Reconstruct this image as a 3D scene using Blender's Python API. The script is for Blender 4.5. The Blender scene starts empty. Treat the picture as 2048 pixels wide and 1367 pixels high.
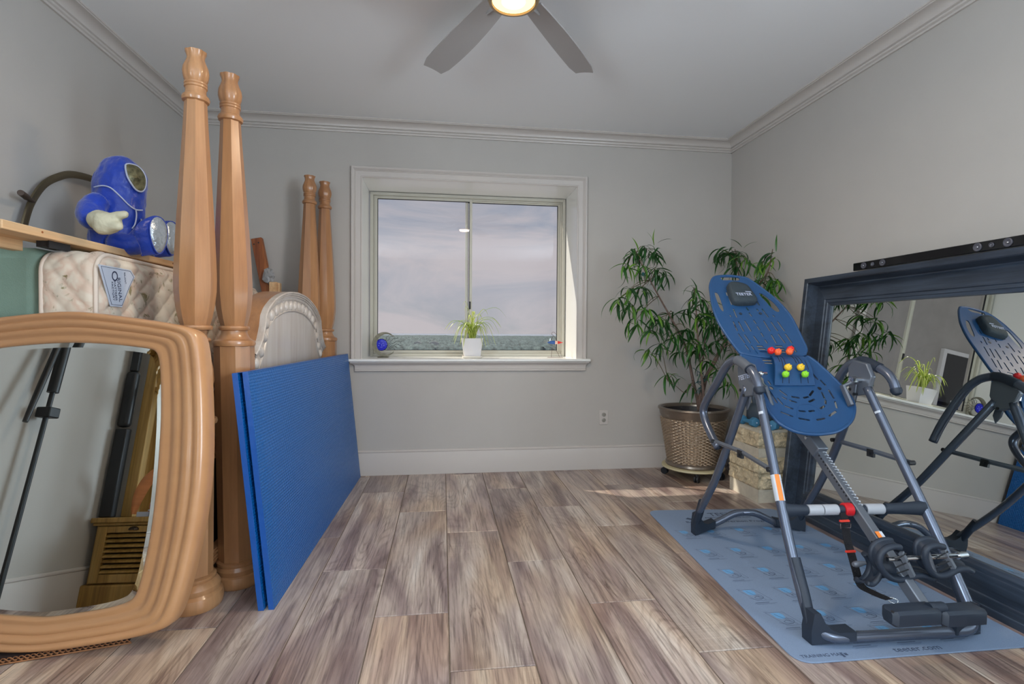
import bpy, bmesh, math, random
from mathutils import Vector, Matrix, Quaternion
from mathutils.bvhtree import BVHTree
random.seed(7)
PI = math.pi
SC = bpy.context.scene
COL = SC.collection

# ------------------------------------------------------------------ camera
F, YAW, PIT, ROL = 1046.3, 0.1317, -0.0156, -0.006
CAMZ = 1.07
_f0 = Vector((math.sin(YAW), math.cos(YAW), 0)); _r0 = Vector((math.cos(YAW), -math.sin(YAW), 0)); _u0 = Vector((0, 0, 1))
FW = _f0*math.cos(PIT)+_u0*math.sin(PIT); _u2 = _u0*math.cos(PIT)-_f0*math.sin(PIT)
RT = _r0*math.cos(ROL)-_u2*math.sin(ROL); UP = _r0*math.sin(ROL)+_u2*math.cos(ROL)
CO = Vector((0, 0, CAMZ))
cam = bpy.data.cameras.new('camera'); camo = bpy.data.objects.new('camera', cam); COL.objects.link(camo)
cam.sensor_width = 36; cam.lens = F*36/2048; cam.clip_start = 0.05; cam.clip_end = 100000
M = Matrix.Identity(4)
for i in range(3):
    M[i][0] = RT[i]; M[i][1] = UP[i]; M[i][2] = -FW[i]; M[i][3] = CO[i]
camo.matrix_world = M
SC.camera = camo

# ------------------------------------------------------------------ exposure, sky, sun, lamps
SC.view_settings.view_transform = 'Standard'; SC.view_settings.look = 'None'
SC.view_settings.exposure = 0.0; SC.view_settings.gamma = 1.0
SC.view_settings.use_curve_mapping = False
def s2l(c):
    return tuple((v/12.92 if v <= 0.04045 else ((v+0.055)/1.055)**2.4) for v in [x/255 for x in c])
world = bpy.data.worlds.new('sky'); SC.world = world; world.use_nodes = True
nt = world.node_tree; nt.nodes.clear()
def N(nt, t, **k):
    n = nt.nodes.new(t)
    for a, b in k.items():
        if a == 'inp':
            for i, v in b.items(): n.inputs[i].default_value = v
        else: setattr(n, a, b)
    return n
def ramp(nt, stops, interp='LINEAR'):
    n = nt.nodes.new('ShaderNodeValToRGB'); n.color_ramp.interpolation = interp
    e = n.color_ramp.elements
    while len(e) < len(stops): e.new(0.5)
    for k, (p, c) in enumerate(stops):
        e[k].position = p; e[k].color = (c[0], c[1], c[2], 1)
    return n
L = nt.links
tc = N(nt, 'ShaderNodeTexCoord'); sep = N(nt, 'ShaderNodeSeparateXYZ'); L.new(tc.outputs['Generated'], sep.inputs[0])
base = ramp(nt, [(0.0, s2l((176, 178, 184))), (0.08, s2l((176, 178, 190))), (0.25, s2l((150, 163, 184))), (1.0, s2l((120, 145, 180)))])
L.new(sep.outputs['Z'], base.inputs[0])
mp = N(nt, 'ShaderNodeMapping'); mp.inputs['Scale'].default_value = (1.2, 1.2, 4.5); mp.inputs['Rotation'].default_value = (0, 0.25, 0.2)
L.new(tc.outputs['Generated'], mp.inputs[0])
no = N(nt, 'ShaderNodeTexNoise', inp={'Scale': 2.6, 'Detail': 9.0, 'Roughness': 0.6, 'Distortion': 0.8}); L.new(mp.outputs[0], no.inputs[0])
cr = ramp(nt, [(0.36, (0, 0, 0)), (0.60, (0.9, 0.9, 0.9))]); L.new(no.outputs[0], cr.inputs[0])
mix = N(nt, 'ShaderNodeMixRGB'); L.new(cr.outputs[0], mix.inputs[0]); L.new(base.outputs[0], mix.inputs[1]); mix.inputs[2].default_value = (*s2l((206, 198, 202)), 1)
bg = N(nt, 'ShaderNodeBackground', inp={'Strength': 0.86}); L.new(mix.outputs[0], bg.inputs[0])
wo = N(nt, 'ShaderNodeOutputWorld'); L.new(bg.outputs[0], wo.inputs[0])

def lamp(name, kind, loc, energy, color=(1, 1, 1), rot=None, **k):
    l = bpy.data.lights.new(name, kind); l.energy = energy; l.color = color
    for a, b in k.items(): setattr(l, a, b)
    o = bpy.data.objects.new(name, l); COL.objects.link(o); o.location = loc
    if rot is not None: o.rotation_euler = rot
    return o
def aim(o, d):
    o.rotation_euler = Vector(d).to_track_quat('-Z', 'Y').to_euler()
sun = lamp('sun', 'SUN', (-5, 12, 8), 4.6, (1, 0.92, 0.80), angle=0.009)
aim(sun, (0.82, -0.56, -1.0))
XL, XR, YB, YF, ZC = -1.797, 2.337, 4.027, -2.4, 2.64
# cool fill lamps added at unseen side wall openings, behind the camera
k1 = lamp('side_fill_lamp', 'AREA', (XR+0.06, -0.97, 1.55), 165, (0.72, 0.86, 1.0), shape='RECTANGLE', size=1.4, size_y=1.4)
aim(k1, (-1, 0, 0.35))
k2 = lamp('side_fill_lamp', 'AREA', (XL-0.06, -0.97, 1.55), 140, (0.76, 0.89, 1.0), shape='RECTANGLE', size=1.4, size_y=1.4)
aim(k2, (1, 0, 0.35))
fb = lamp('fan_bulb', 'AREA', (0.277, 2.105, 2.394), 16, (1, 0.78, 0.55), shape='DISK', size=0.14)
aim(fb, (0, 0, -1))

# ------------------------------------------------------------------ helpers
def ray(px, py):
    return RT*((px-1024)/F)+UP*((683.5-py)/F)+FW
def at_x(px, py, X): d = ray(px, py); return CO+d*(X/d.x)
def at_y(px, py, Y): d = ray(px, py); return CO+d*(Y/d.y)
def at_z(px, py, Z): d = ray(px, py); return CO+d*((Z-CAMZ)/d.z)
def at_plane(px, py, p0, n): d = ray(px, py); return CO+d*((Vector(p0)-CO).dot(n)/d.dot(n))

class MB:
    def __init__(s): s.v = []; s.f = []; s.m = []; s.mi = 0
    def add(s, vs, fs):
        b = len(s.v); s.v += [Vector(v) for v in vs]
        for f in fs: s.f.append([i+b for i in f]); s.m.append(s.mi)
    def box(s, c, d, rot=None):
        c = Vector(c); h = [x/2 for x in d]
        vs = [Vector((x*h[0], y*h[1], z*h[2])) for x in (-1, 1) for y in (-1, 1) for z in (-1, 1)]
        if rot is not None: vs = [rot @ v for v in vs]
        s.add([v+c for v in vs], [(0, 1, 3, 2), (4, 6, 7, 5), (0, 4, 5, 1), (2, 3, 7, 6), (0, 2, 6, 4), (1, 5, 7, 3)]); return s
    def bx(s, x0, x1, y0, y1, z0, z1):
        return s.box(((x0+x1)/2, (y0+y1)/2, (z0+z1)/2), (abs(x1-x0), abs(y1-y0), abs(z1-z0)))
    def tube(s, pts, r, seg=12, closed=False, sq=1.0, upv=None, cap=True):
        pts = [Vector(p) for p in pts]; n = len(pts)
        rs = r if isinstance(r, (list, tuple)) else [r]*n
        T = []
        for i in range(n):
            a = pts[(i-1) % n] if (closed or i > 0) else pts[i]
            b = pts[(i+1) % n] if (closed or i < n-1) else pts[i]
            t = (b-a); T.append(t.normalized() if t.length > 1e-9 else Vector((0, 0, 1)))
        up = Vector(upv) if upv else (Vector((0, 0, 1)) if abs(T[0].z) < 0.9 else Vector((1, 0, 0)))
        nrm = (up-T[0]*up.dot(T[0])).normalized(); vs = []
        for i in range(n):
            if i: 
                q = T[i-1].rotation_difference(T[i]); nrm = q @ nrm
                nrm = (nrm-T[i]*nrm.dot(T[i])).normalized()
            bn = T[i].cross(nrm)
            for k in range(seg):
                a = 2*PI*k/seg
                vs.append(pts[i]+nrm*(math.cos(a)*rs[i])+bn*(math.sin(a)*rs[i]*sq))
        fs = []
        for i in range(n if closed else n-1):
            j = (i+1) % n
            for k in range(seg):
                k2 = (k+1) % seg
                fs.append((i*seg+k, i*seg+k2, j*seg+k2, j*seg+k))
        if not closed and cap:
            fs.append(tuple(reversed(range(seg)))); fs.append(tuple((n-1)*seg+k for k in range(seg)))
        s.add(vs, fs); return s
    def cyl(s, a, b, r, r2=None, seg=20):
        return s.tube([a, b], [r, r if r2 is None else r2], seg)
    def lathe(s, prof, c=(0, 0, 0), seg=32, rfun=None, rot=None, cap=True):
        c = Vector(c); vs = []
        for (r, z) in prof:
            for k in range(seg):
                a = 2*PI*k/seg; rr = r*(rfun(a, z) if rfun else 1)
                v = Vector((rr*math.cos(a), rr*math.sin(a), z))
                if rot is not None: v = rot @ v
                vs.append(v+c)
        fs = []; n = len(prof)
        for i in range(n-1):
            for k in range(seg):
                k2 = (k+1) % seg; fs.append((i*seg+k, i*seg+k2, (i+1)*seg+k2, (i+1)*seg+k))
        if cap:
            fs.append(tuple(reversed(range(seg)))); fs.append(tuple((n-1)*seg+k for k in range(seg)))
        s.add(vs, fs); return s
    def sphere(s, c, r, seg=16, rings=10, sc=(1, 1, 1), rot=None):
        prof = [(max(1e-4, r*math.sin(PI*i/rings)), -r*math.cos(PI*i/rings)) for i in range(rings+1)]
        b = len(s.v); s.lathe(prof, (0, 0, 0), seg)
        for i in range(b, len(s.v)):
            v = s.v[i]; v = Vector((v.x*sc[0], v.y*sc[1], v.z*sc[2]))
            if rot is not None: v = rot @ v
            s.v[i] = v+Vector(c)
        return s
    def prism(s, poly, f0, f1):
        # poly: list of 2D points, f0/f1 map a point to 3D at both ends
        n = len(poly)
        s.add([f0(p) for p in poly]+[f1(p) for p in poly],
              [tuple(reversed(range(n))), tuple(range(n, 2*n))]+[(i, (i+1) % n, n+(i+1) % n, n+i) for i in range(n)]); return s
    def grid(s, rows, closed=False, closeu=False):
        nr = len(rows); nc = len(rows[0]); fs = []
        for i in range(nr if closeu else nr-1):
            for k in range(nc if closed else nc-1):
                i2 = (i+1) % nr; k2 = (k+1) % nc; fs.append((i*nc+k, i*nc+k2, i2*nc+k2, i2*nc+k))
        s.add([p for r in rows for p in r], fs); return s
    def xf(s, mat):
        s.v = [mat @ v for v in s.v]; return s
    def mesh(s, name, off=(0, 0, 0)):
        me = bpy.data.meshes.new(name); o = Vector(off)
        me.from_pydata([tuple(v-o) for v in s.v], [], s.f)
        me.polygons.foreach_set('material_index', s.m)
        bm = bmesh.new(); bm.from_mesh(me); bmesh.ops.recalc_face_normals(bm, faces=bm.faces); bm.to_mesh(me); bm.free()
        return me
ORG = {}
def org(o): return ORG.get(o.name, Vector((0, 0, 0)))
def tag(o, label=None, cat=None, group=None, kind=None):
    if label: o['label'] = label
    if cat: o['category'] = cat
    if group: o['group'] = group
    if kind: o['kind'] = kind
    return o
def thing(name, loc, label, cat, group=None):
    o = bpy.data.objects.new(name, None); COL.objects.link(o); o.location = loc; o.empty_display_size = 0.05
    ORG[o.name] = Vector(loc); return tag(o, label, cat, group)
def put(name, me, mats, parent=None, smooth=False, bevel=0, sub=0, ang=35, bseg=2, solid=0):
    o = bpy.data.objects.new(name, me); COL.objects.link(o)
    for m in (mats if isinstance(mats, (list, tuple)) else [mats]): me.materials.append(m)
    if smooth:
        me.shade_smooth()
        if ang < 180: me.set_sharp_from_angle(angle=math.radians(ang))
    if solid:
        md = o.modifiers.new('solid', 'SOLIDIFY'); md.thickness = solid; md.offset = 0; es_ = o.modifiers.new('split', 'EDGE_SPLIT'); es_.split_angle = math.radians(50)
    if bevel:
        md = o.modifiers.new('bevel', 'BEVEL'); md.width = bevel; md.segments = bseg; md.limit_method = 'ANGLE'; md.angle_limit = math.radians(40)
        md.harden_normals = False
        if not smooth: me.shade_smooth(); me.set_sharp_from_angle(angle=math.radians(50))
    if sub:
        md = o.modifiers.new('sub', 'SUBSURF'); md.levels = sub; md.render_levels = sub
    return o
def part(name, mb, mats, parent, label=None, **k):
    """one mesh object; geometry is given in world coordinates"""
    off = org(parent) if parent else Vector((0, 0, 0))
    o = put(name, mb.mesh(name, off), mats, **k)
    if parent: o.parent = parent
    ORG[o.name] = off
    if label: o['label'] = label
    return o
def single(name, mb, mats, label, cat, loc=None, group=None, **k):
    """a thing that is one mesh, its origin at loc"""
    if loc is None:
        xs = [v.x for v in mb.v]; ys = [v.y for v in mb.v]; zs = [v.z for v in mb.v]
        loc = Vector(((min(xs)+max(xs))/2, (min(ys)+max(ys))/2, min(zs)))
    o = put(name, mb.mesh(name, loc), mats, **k); o.location = loc; ORG[o.name] = Vector(loc)
    return tag(o, label, cat, group)
def struct(name, mb, mats, **k):
    o = put(name, mb.mesh(name), mats, **k); o['kind'] = 'structure'; return o
def smoothpath(pts, n=6, closed=False):
    pts = [Vector(p) for p in pts]; out = []; m = len(pts)
    for i in range(m if closed else m-1):
        p0 = pts[i-1] if (i > 0 or closed) else pts[0]; p1 = pts[i]; p2 = pts[(i+1) % m]
        p3 = pts[(i+2) % m] if (closed or i+2 < m) else pts[-1]
        for k in range(n):
            t = k/n
            out.append(0.5*((2*p1)+(p2-p0)*t+(2*p0-5*p1+4*p2-p3)*t*t+(3*p1-p0-3*p2+p3)*t**3))
    if not closed: out.append(pts[-1])
    return out
def text_mesh(body, size, depth=0.0004, font_shear=0.0):
    cu = bpy.data.curves.new('lettering', 'FONT'); cu.body = body; cu.size = size; cu.extrude = depth; cu.shear = font_shear
    cu.align_x = 'CENTER'; cu.align_y = 'CENTER'
    o = bpy.data.objects.new('lettering_tmp', cu); COL.objects.link(o); bpy.context.view_layer.update()
    dg = bpy.context.evaluated_depsgraph_get()
    me = bpy.data.meshes.new_from_object(o.evaluated_get(dg))
    bpy.data.objects.remove(o); return me
def letter(body, size, mat, parent, pos, xdir, ydir, depth=0.0004, shear=0.0, sx=1.0, name='lettering', label=None, bold=0):
    me = text_mesh(body, size, depth, shear)
    x = Vector(xdir).normalized(); y = Vector(ydir).normalized(); z = x.cross(y)
    m = Matrix(((x.x*sx, y.x, z.x, 0), (x.y*sx, y.y, z.y, 0), (x.z*sx, y.z, z.z, 0), (0, 0, 0, 1)))
    m.translation = Vector(pos)-(org(parent) if parent else Vector((0, 0, 0)))
    me.transform(m); me.materials.clear(); me.materials.append(mat)
    o = bpy.data.objects.new(name, me); COL.objects.link(o)
    if parent: o.parent = parent
    if label: o['label'] = label
    return o

# ------------------------------------------------------------------ materials
def mat(name, col, rough=0.5, metal=0.0, noise=None, bump=None, spec=None, **k):
    """noise=(scale, amount, stretch) colour variation, bump=(scale, strength, stretch)"""
    m = bpy.data.materials.new(name); m.use_nodes = True; nt = m.node_tree; b = nt.nodes['Principled BSDF']
    c = s2l(col); b.inputs['Base Color'].default_value = (*c, 1)
    b.inputs['Roughness'].default_value = rough; b.inputs['Metallic'].default_value = metal
    if spec is not None: b.inputs['Specular IOR Level'].default_value = spec
    for a, v in k.items(): b.inputs[a.replace('_', ' ')].default_value = v
    tc = None
    def coords(st):
        nonlocal tc
        if tc is None: tc = N(nt, 'ShaderNodeTexCoord')
        mp = N(nt, 'ShaderNodeMapping'); mp.inputs['Scale'].default_value = st; nt.links.new(tc.outputs['Object'], mp.inputs[0]); return mp
    if noise:
        mp = coords(noise[2] if len(noise) > 2 else (1, 1, 1))
        n = N(nt, 'ShaderNodeTexNoise', inp={'Scale': noise[0], 'Detail': 6.0, 'Roughness': 0.6}); nt.links.new(mp.outputs[0], n.inputs[0])
        a = noise[1]
        r = ramp(nt, [(0.3, [x*(1-a) for x in c]), (0.7, [min(1, x*(1+a)) for x in c])]); nt.links.new(n.outputs[0], r.inputs[0])
        nt.links.new(r.outputs[0], b.inputs['Base Color'])
    if bump:
        mp = coords(bump[2] if len(bump) > 2 else (1, 1, 1))
        n = N(nt, 'ShaderNodeTexNoise', inp={'Scale': bump[0], 'Detail': 4.0}); nt.links.new(mp.outputs[0], n.inputs[0])
        bp = N(nt, 'ShaderNodeBump', inp={'Strength': bump[1], 'Distance': 0.01}); nt.links.new(n.outputs[0], bp.inputs['Height']); nt.links.new(bp.outputs[0], b.inputs['Normal'])
    return m
def emis(name, col, st):
    m = bpy.data.materials.new(name); m.use_nodes = True; nt = m.node_tree; nt.nodes.clear()
    e = N(nt, 'ShaderNodeEmission', inp={'Strength': st}); e.inputs[0].default_value = (*s2l(col), 1)
    o = N(nt, 'ShaderNodeOutputMaterial'); nt.links.new(e.outputs[0], o.inputs[0]); return m
def glassmat(name, tint=(1, 1, 1), refl=0.08):
    m = bpy.data.materials.new(name); m.use_nodes = True; nt = m.node_tree; nt.nodes.clear()
    t = N(nt, 'ShaderNodeBsdfTransparent'); t.inputs[0].default_value = (*tint, 1)
    g = N(nt, 'ShaderNodeBsdfGlossy', inp={'Roughness': 0.0}); lw = N(nt, 'ShaderNodeLayerWeight', inp={'Blend': 0.5}); pw = N(nt, 'ShaderNodeMath', operation='POWER', inp={1: 5.0}); fr = N(nt, 'ShaderNodeMath', operation='MULTIPLY_ADD', inp={1: 0.45, 2: 0.022}); nt.links.new(lw.outputs['Facing'], pw.inputs[0]); nt.links.new(pw.outputs[0], fr.inputs[0])
    mx = N(nt, 'ShaderNodeMixShader'); o = N(nt, 'ShaderNodeOutputMaterial')
    nt.links.new(fr.outputs[0], mx.inputs[0]); nt.links.new(t.outputs[0], mx.inputs[1]); nt.links.new(g.outputs[0], mx.inputs[2]); nt.links.new(mx.outputs[0], o.inputs[0]); return m
def woodmat(name, c1, c2, c3, grain='Z', scale=1.0, rough=0.4, rand=True, contrast=1.0, bump=0.15, knots=False, coat=0.0):
    """streaky wood: grain runs along the given object axis"""
    m = bpy.data.materials.new(name); m.use_nodes = True; nt = m.node_tree; b = nt.nodes['Principled BSDF']; L = nt.links
    tc = N(nt, 'ShaderNodeTexCoord'); add = N(nt, 'ShaderNodeVectorMath', operation='ADD'); L.new(tc.outputs['Object'], add.inputs[0])
    if rand:
        oi = N(nt, 'ShaderNodeObjectInfo'); cx = N(nt, 'ShaderNodeCombineXYZ')
        for i, k in enumerate((37.0, 71.0, 53.0)):
            mu = N(nt, 'ShaderNodeMath', operation='MULTIPLY', inp={1: k}); L.new(oi.outputs['Random'], mu.inputs[0]); L.new(mu.outputs[0], cx.inputs[i])
        L.new(cx.outputs[0], add.inputs[1])
    st = {'X': (1, 9, 9), 'Y': (9, 1, 9), 'Z': (9, 9, 1)}[grain]
    mp = N(nt, 'ShaderNodeMapping'); mp.inputs['Scale'].default_value = [x*scale for x in st]; L.new(add.outputs[0], mp.inputs[0])
    n1 = N(nt, 'ShaderNodeTexNoise', inp={'Scale': 1.0, 'Detail': 5.0, 'Roughness': 0.55, 'Distortion': 0.9 if knots else 0.3}); L.new(mp.outputs[0], n1.inputs[0])
    mp2 = N(nt, 'ShaderNodeMapping'); mp2.inputs['Scale'].default_value = [x*scale*(7 if x > 1 else 2.2) for x in st]; L.new(add.outputs[0], mp2.inputs[0])
    n2 = N(nt, 'ShaderNodeTexNoise', inp={'Scale': 1.0, 'Detail': 4.0, 'Roughness': 0.6, 'Distortion': 0.4}); L.new(mp2.outputs[0], n2.inputs[0])
    r1 = ramp(nt, [(0.30, s2l(c3)), (0.47, s2l(c1)), (0.66, s2l(c2))]); L.new(n1.outputs[0], r1.inputs[0])
    r2 = ramp(nt, [(0.35, (1-0.34*contrast,)*3), (0.62, (1.0, 1.0, 1.0))]); L.new(n2.outputs[0], r2.inputs[0])
    mx = N(nt, 'ShaderNodeMixRGB', blend_type='MULTIPLY'); mx.inputs[0].default_value = 1; L.new(r1.outputs[0], mx.inputs[1]); L.new(r2.outputs[0], mx.inputs[2])
    out = mx.outputs[0]
    if knots:
        # cathedral growth rings and dark cracks
        mp3 = N(nt, 'ShaderNodeMapping'); mp3.inputs['Scale'].default_value = (5.5, 1.5, 5.5); L.new(add.outputs[0], mp3.inputs[0])
        n3 = N(nt, 'ShaderNodeTexNoise', inp={'Scale': 1.0, 'Detail': 2.5, 'Roughness': 0.45, 'Distortion': 0.35}); L.new(mp3.outputs[0], n3.inputs[0])
        sn = N(nt, 'ShaderNodeMath', operation='MULTIPLY', inp={1: 90.0}); L.new(n3.outputs[0], sn.inputs[0])
        si = N(nt, 'ShaderNodeMath', operation='SINE'); L.new(sn.outputs[0], si.inputs[0])
        rr = ramp(nt, [(0.0, (0.72, 0.70, 0.68)), (0.35, (1, 1, 1))]); ma = N(nt, 'ShaderNodeMapRange', inp={1: -1.0, 2: 1.0}); L.new(si.outputs[0], ma.inputs[0]); L.new(ma.outputs[0], rr.inputs[0])
        mxr = N(nt, 'ShaderNodeMixRGB', blend_type='MULTIPLY'); L.new(out, mxr.inputs[1]); L.new(rr.outputs[0], mxr.inputs[2])
        msk = ramp(nt, [(0.5, (0, 0, 0)), (0.66, (0.8, 0.8, 0.8))]); L.new(n1.outputs[0], msk.inputs[0]); L.new(msk.outputs[0], mxr.inputs[0])
        mp4 = N(nt, 'ShaderNodeMapping'); mp4.inputs['Scale'].default_value = (13, 1.9, 13); L.new(add.outputs[0], mp4.inputs[0])
        n4 = N(nt, 'ShaderNodeTexNoise', inp={'Scale': 1.0, 'Detail': 7.0, 'Roughness': 0.62, 'Distortion': 1.6}); L.new(mp4.outputs[0], n4.inputs[0])
        r4 = ramp(nt, [(0.66, (1, 1, 1)), (0.76, (0.48, 0.43, 0.40))]); L.new(n4.outputs[0], r4.inputs[0])
        mx4 = N(nt, 'ShaderNodeMixRGB', blend_type='MULTIPLY'); mx4.inputs[0].default_value = 1; L.new(mxr.outputs[0], mx4.inputs[1]); L.new(r4.outputs[0], mx4.inputs[2])
        out = mx4.outputs[0]
        hs = N(nt, 'ShaderNodeHueSaturation'); mr = N(nt, 'ShaderNodeMapRange', inp={3: 0.88, 4: 1.13}); L.new(oi.outputs['Random'], mr.inputs[0]); L.new(mr.outputs[0], hs.inputs['Value']); L.new(out, hs.inputs['Color']); out = hs.outputs[0]
    L.new(out, b.inputs['Base Color'])
    bp = N(nt, 'ShaderNodeBump', inp={'Strength': bump, 'Distance': 0.003}); L.new(n2.outputs[0], bp.inputs['Height']); L.new(bp.outputs[0], b.inputs['Normal'])
    b.inputs['Roughness'].default_value = rough
    if coat: b.inputs['Coat Weight'].default_value = coat; b.inputs['Coat Roughness'].default_value = 0.15
    return m
M_wall = mat('wall_paint', (182, 177, 171), 0.7, noise=(3, 0.02), bump=(250, 0.05))
M_ceil = mat('ceiling_paint', (232, 233, 234), 0.75, bump=(200, 0.04))
M_trim = mat('trim_paint', (196, 189, 183), 0.28)
M_white = mat('white_enamel', (236, 236, 232), 0.18)
M_vinyl = mat('window_vinyl', (196, 193, 180), 0.35)
M_grout = mat('grout', (120, 108, 96), 0.9, noise=(80, 0.15))
def floormat():
    m = bpy.data.materials.new('wood_look_tile'); m.use_nodes = True; nt = m.node_tree; b = nt.nodes['Principled BSDF']; L = nt.links
    tc = N(nt, 'ShaderNodeTexCoord'); oi = N(nt, 'ShaderNodeObjectInfo'); cx = N(nt, 'ShaderNodeCombineXYZ'); add = N(nt, 'ShaderNodeVectorMath', operation='ADD')
    for i, k in enumerate((37.0, 71.0, 53.0)):
        mu = N(nt, 'ShaderNodeMath', operation='MULTIPLY', inp={1: k}); L.new(oi.outputs['Random'], mu.inputs[0]); L.new(mu.outputs[0], cx.inputs[i])
    L.new(tc.outputs['Object'], add.inputs[0]); L.new(cx.outputs[0], add.inputs[1])
    def tex(sc, **k):
        mp = N(nt, 'ShaderNodeMapping'); mp.inputs['Scale'].default_value = sc; L.new(add.outputs[0], mp.inputs[0])
        n = N(nt, 'ShaderNodeTexNoise', inp=dict(Scale=1.0, **k)); L.new(mp.outputs[0], n.inputs[0]); return n.outputs[0]
    def mul(a_, b_, fac=1.0, mode='MULTIPLY'):
        mx = N(nt, 'ShaderNodeMixRGB', blend_type=mode); L.new(a_, mx.inputs[1]); L.new(b_, mx.inputs[2])
        if isinstance(fac, float): mx.inputs[0].default_value = fac
        else: L.new(fac, mx.inputs[0])
        return mx.outputs[0]
    n1 = tex((7, 0.9, 7), Detail=4.0, Roughness=0.55, Distortion=0.8)
    c1 = ramp(nt, [(0.30, s2l((112, 92, 90))), (0.45, s2l((152, 134, 128))), (0.58, s2l((184, 168, 156))), (0.72, s2l((206, 196, 186)))]); L.new(n1, c1.inputs[0])
    n1b = tex((3.0, 1.2, 3.0), Detail=2.0); tan = ramp(nt, [(0.45, (1, 1, 1)), (0.62, (1.0, 0.90, 0.77))]); L.new(n1b, tan.inputs[0])
    col = mul(c1.outputs[0], tan.outputs[0])
    # growth rings: wide cathedral figure, only in part of each plank
    n3 = tex((4.6, 0.7, 4.6), Detail=1.5, Roughness=0.4, Distortion=0.25)
    sn = N(nt, 'ShaderNodeMath', operation='MULTIPLY', inp={1: 190.0}); L.new(n3, sn.inputs[0]); si = N(nt, 'ShaderNodeMath', operation='SINE'); L.new(sn.outputs[0], si.inputs[0])
    rr = ramp(nt, [(0.0, (0.76, 0.74, 0.73)), (0.40, (1, 1, 1))]); ma = N(nt, 'ShaderNodeMapRange', inp={1: -1.0, 2: 1.0}); L.new(si.outputs[0], ma.inputs[0]); L.new(ma.outputs[0], rr.inputs[0])
    msk = ramp(nt, [(0.47, (0.12,)*3), (0.60, (0.85,)*3)]); n5 = tex((5.0, 1.1, 5.0), Detail=1.0); L.new(n5, msk.inputs[0])
    col = mul(col, rr.outputs[0], msk.outputs[0])
    # fine grain streaks
    n2 = tex((95, 3.2, 95), Detail=6.0, Roughness=0.7, Distortion=0.35); r2 = ramp(nt, [(0.36, (0.52, 0.50, 0.50)), (0.50, (0.93, 0.93, 0.93)), (0.68, (1.16, 1.16, 1.17))]); L.new(n2, r2.inputs[0])
    col = mul(col, r2.outputs[0])
    # dark cracks and knots
    n4 = tex((15, 1.7, 15), Detail=7.0, Roughness=0.6, Distortion=1.8); r4 = ramp(nt, [(0.63, (1, 1, 1)), (0.73, (0.42, 0.37, 0.36))]); L.new(n4, r4.inputs[0])
    col = mul(col, r4.outputs[0])
    # saw marks across
    n6 = tex((4, 130, 4), Detail=2.0); r6 = ramp(nt, [(0.5, (1, 1, 1)), (0.62, (1.12, 1.12, 1.12))]); L.new(n6, r6.inputs[0]); n7 = tex((2.5, 1.8, 2.5)); r7 = ramp(nt, [(0.55, (0, 0, 0)), (0.65, (0.8,)*3)]); L.new(n7, r7.inputs[0])
    col = mul(col, r6.outputs[0], r7.outputs[0])
    hs = N(nt, 'ShaderNodeHueSaturation'); mr = N(nt, 'ShaderNodeMapRange', inp={3: 0.92, 4: 1.20}); L.new(oi.outputs['Random'], mr.inputs[0]); L.new(mr.outputs[0], hs.inputs['Value']); hs.inputs['Saturation'].default_value = 1.0; L.new(col, hs.inputs['Color'])
    L.new(hs.outputs[0], b.inputs['Base Color']); b.inputs['Roughness'].default_value = 0.30
    bp = N(nt, 'ShaderNodeBump', inp={'Strength': 0.35, 'Distance': 0.002}); L.new(n2, bp.inputs['Height']); L.new(bp.outputs[0], b.inputs['Normal'])
    return m
M_floor = floormat()
M_honey = woodmat('honey_maple', (176, 126, 84), (188, 140, 97), (154, 106, 70), 'Z', 1.0, 0.30, False, 0.35, 0.03, coat=0.35)
M_honeyY = woodmat('honey_maple_rail', (176, 126, 84), (188, 140, 97), (154, 106, 70), 'Y', 1.0, 0.34, False, 0.35, 0.03, coat=0.3)
M_pine = woodmat('pine_board', (222, 178, 130), (232, 196, 150), (200, 150, 104), 'Y', 1.4, 0.5, False, 0.5, 0.05)
M_oak = woodmat('oak', (176, 138, 72), (192, 156, 92), (140, 102, 50), 'Z', 1.3, 0.5, True, 0.9, 0.1)
M_redwood = woodmat('red_brown_board', (168, 98, 52), (184, 116, 66), (128, 66, 34), 'Z', 1.5, 0.55, True, 0.8, 0.1)
M_glaze = woodmat('pale_glazed_wood', (202, 192, 182), (212, 204, 196), (190, 174, 160), 'Z', 1.6, 0.3, False, 0.25, 0.04, coat=0.3)
M_black = mat('black_plastic', (30, 32, 36), 0.45)
M_blackgloss = mat('black_gloss', (14, 15, 18), 0.08)
M_blackwood = woodmat('black_stained_wood', (50, 60, 74), (64, 76, 92), (34, 42, 54), 'Y', 2.5, 0.38, False, 0.8, 0.2, coat=0.15)
M_steel = mat('gunmetal_tube', (104, 112, 128), 0.27, 0.65)
M_steelf = mat('gunmetal_flat', (112, 118, 128), 0.38, 0.5)
M_bluepl = mat('navy_plastic', (34, 74, 118), 0.36, bump=(500, 0.04))
M_rub = mat('dark_rubber', (34, 44, 58), 0.55)
M_chrome = mat('chrome', (200, 205, 210), 0.12, 1.0)
M_mirror = mat('mirror_silver', (214, 220, 218), 0.0, 1.0)
M_glass = glassmat('window_glass')
M_gasket = mat('black_gasket', (10, 12, 18), 0.6)  # own black of the pane gaskets

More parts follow.
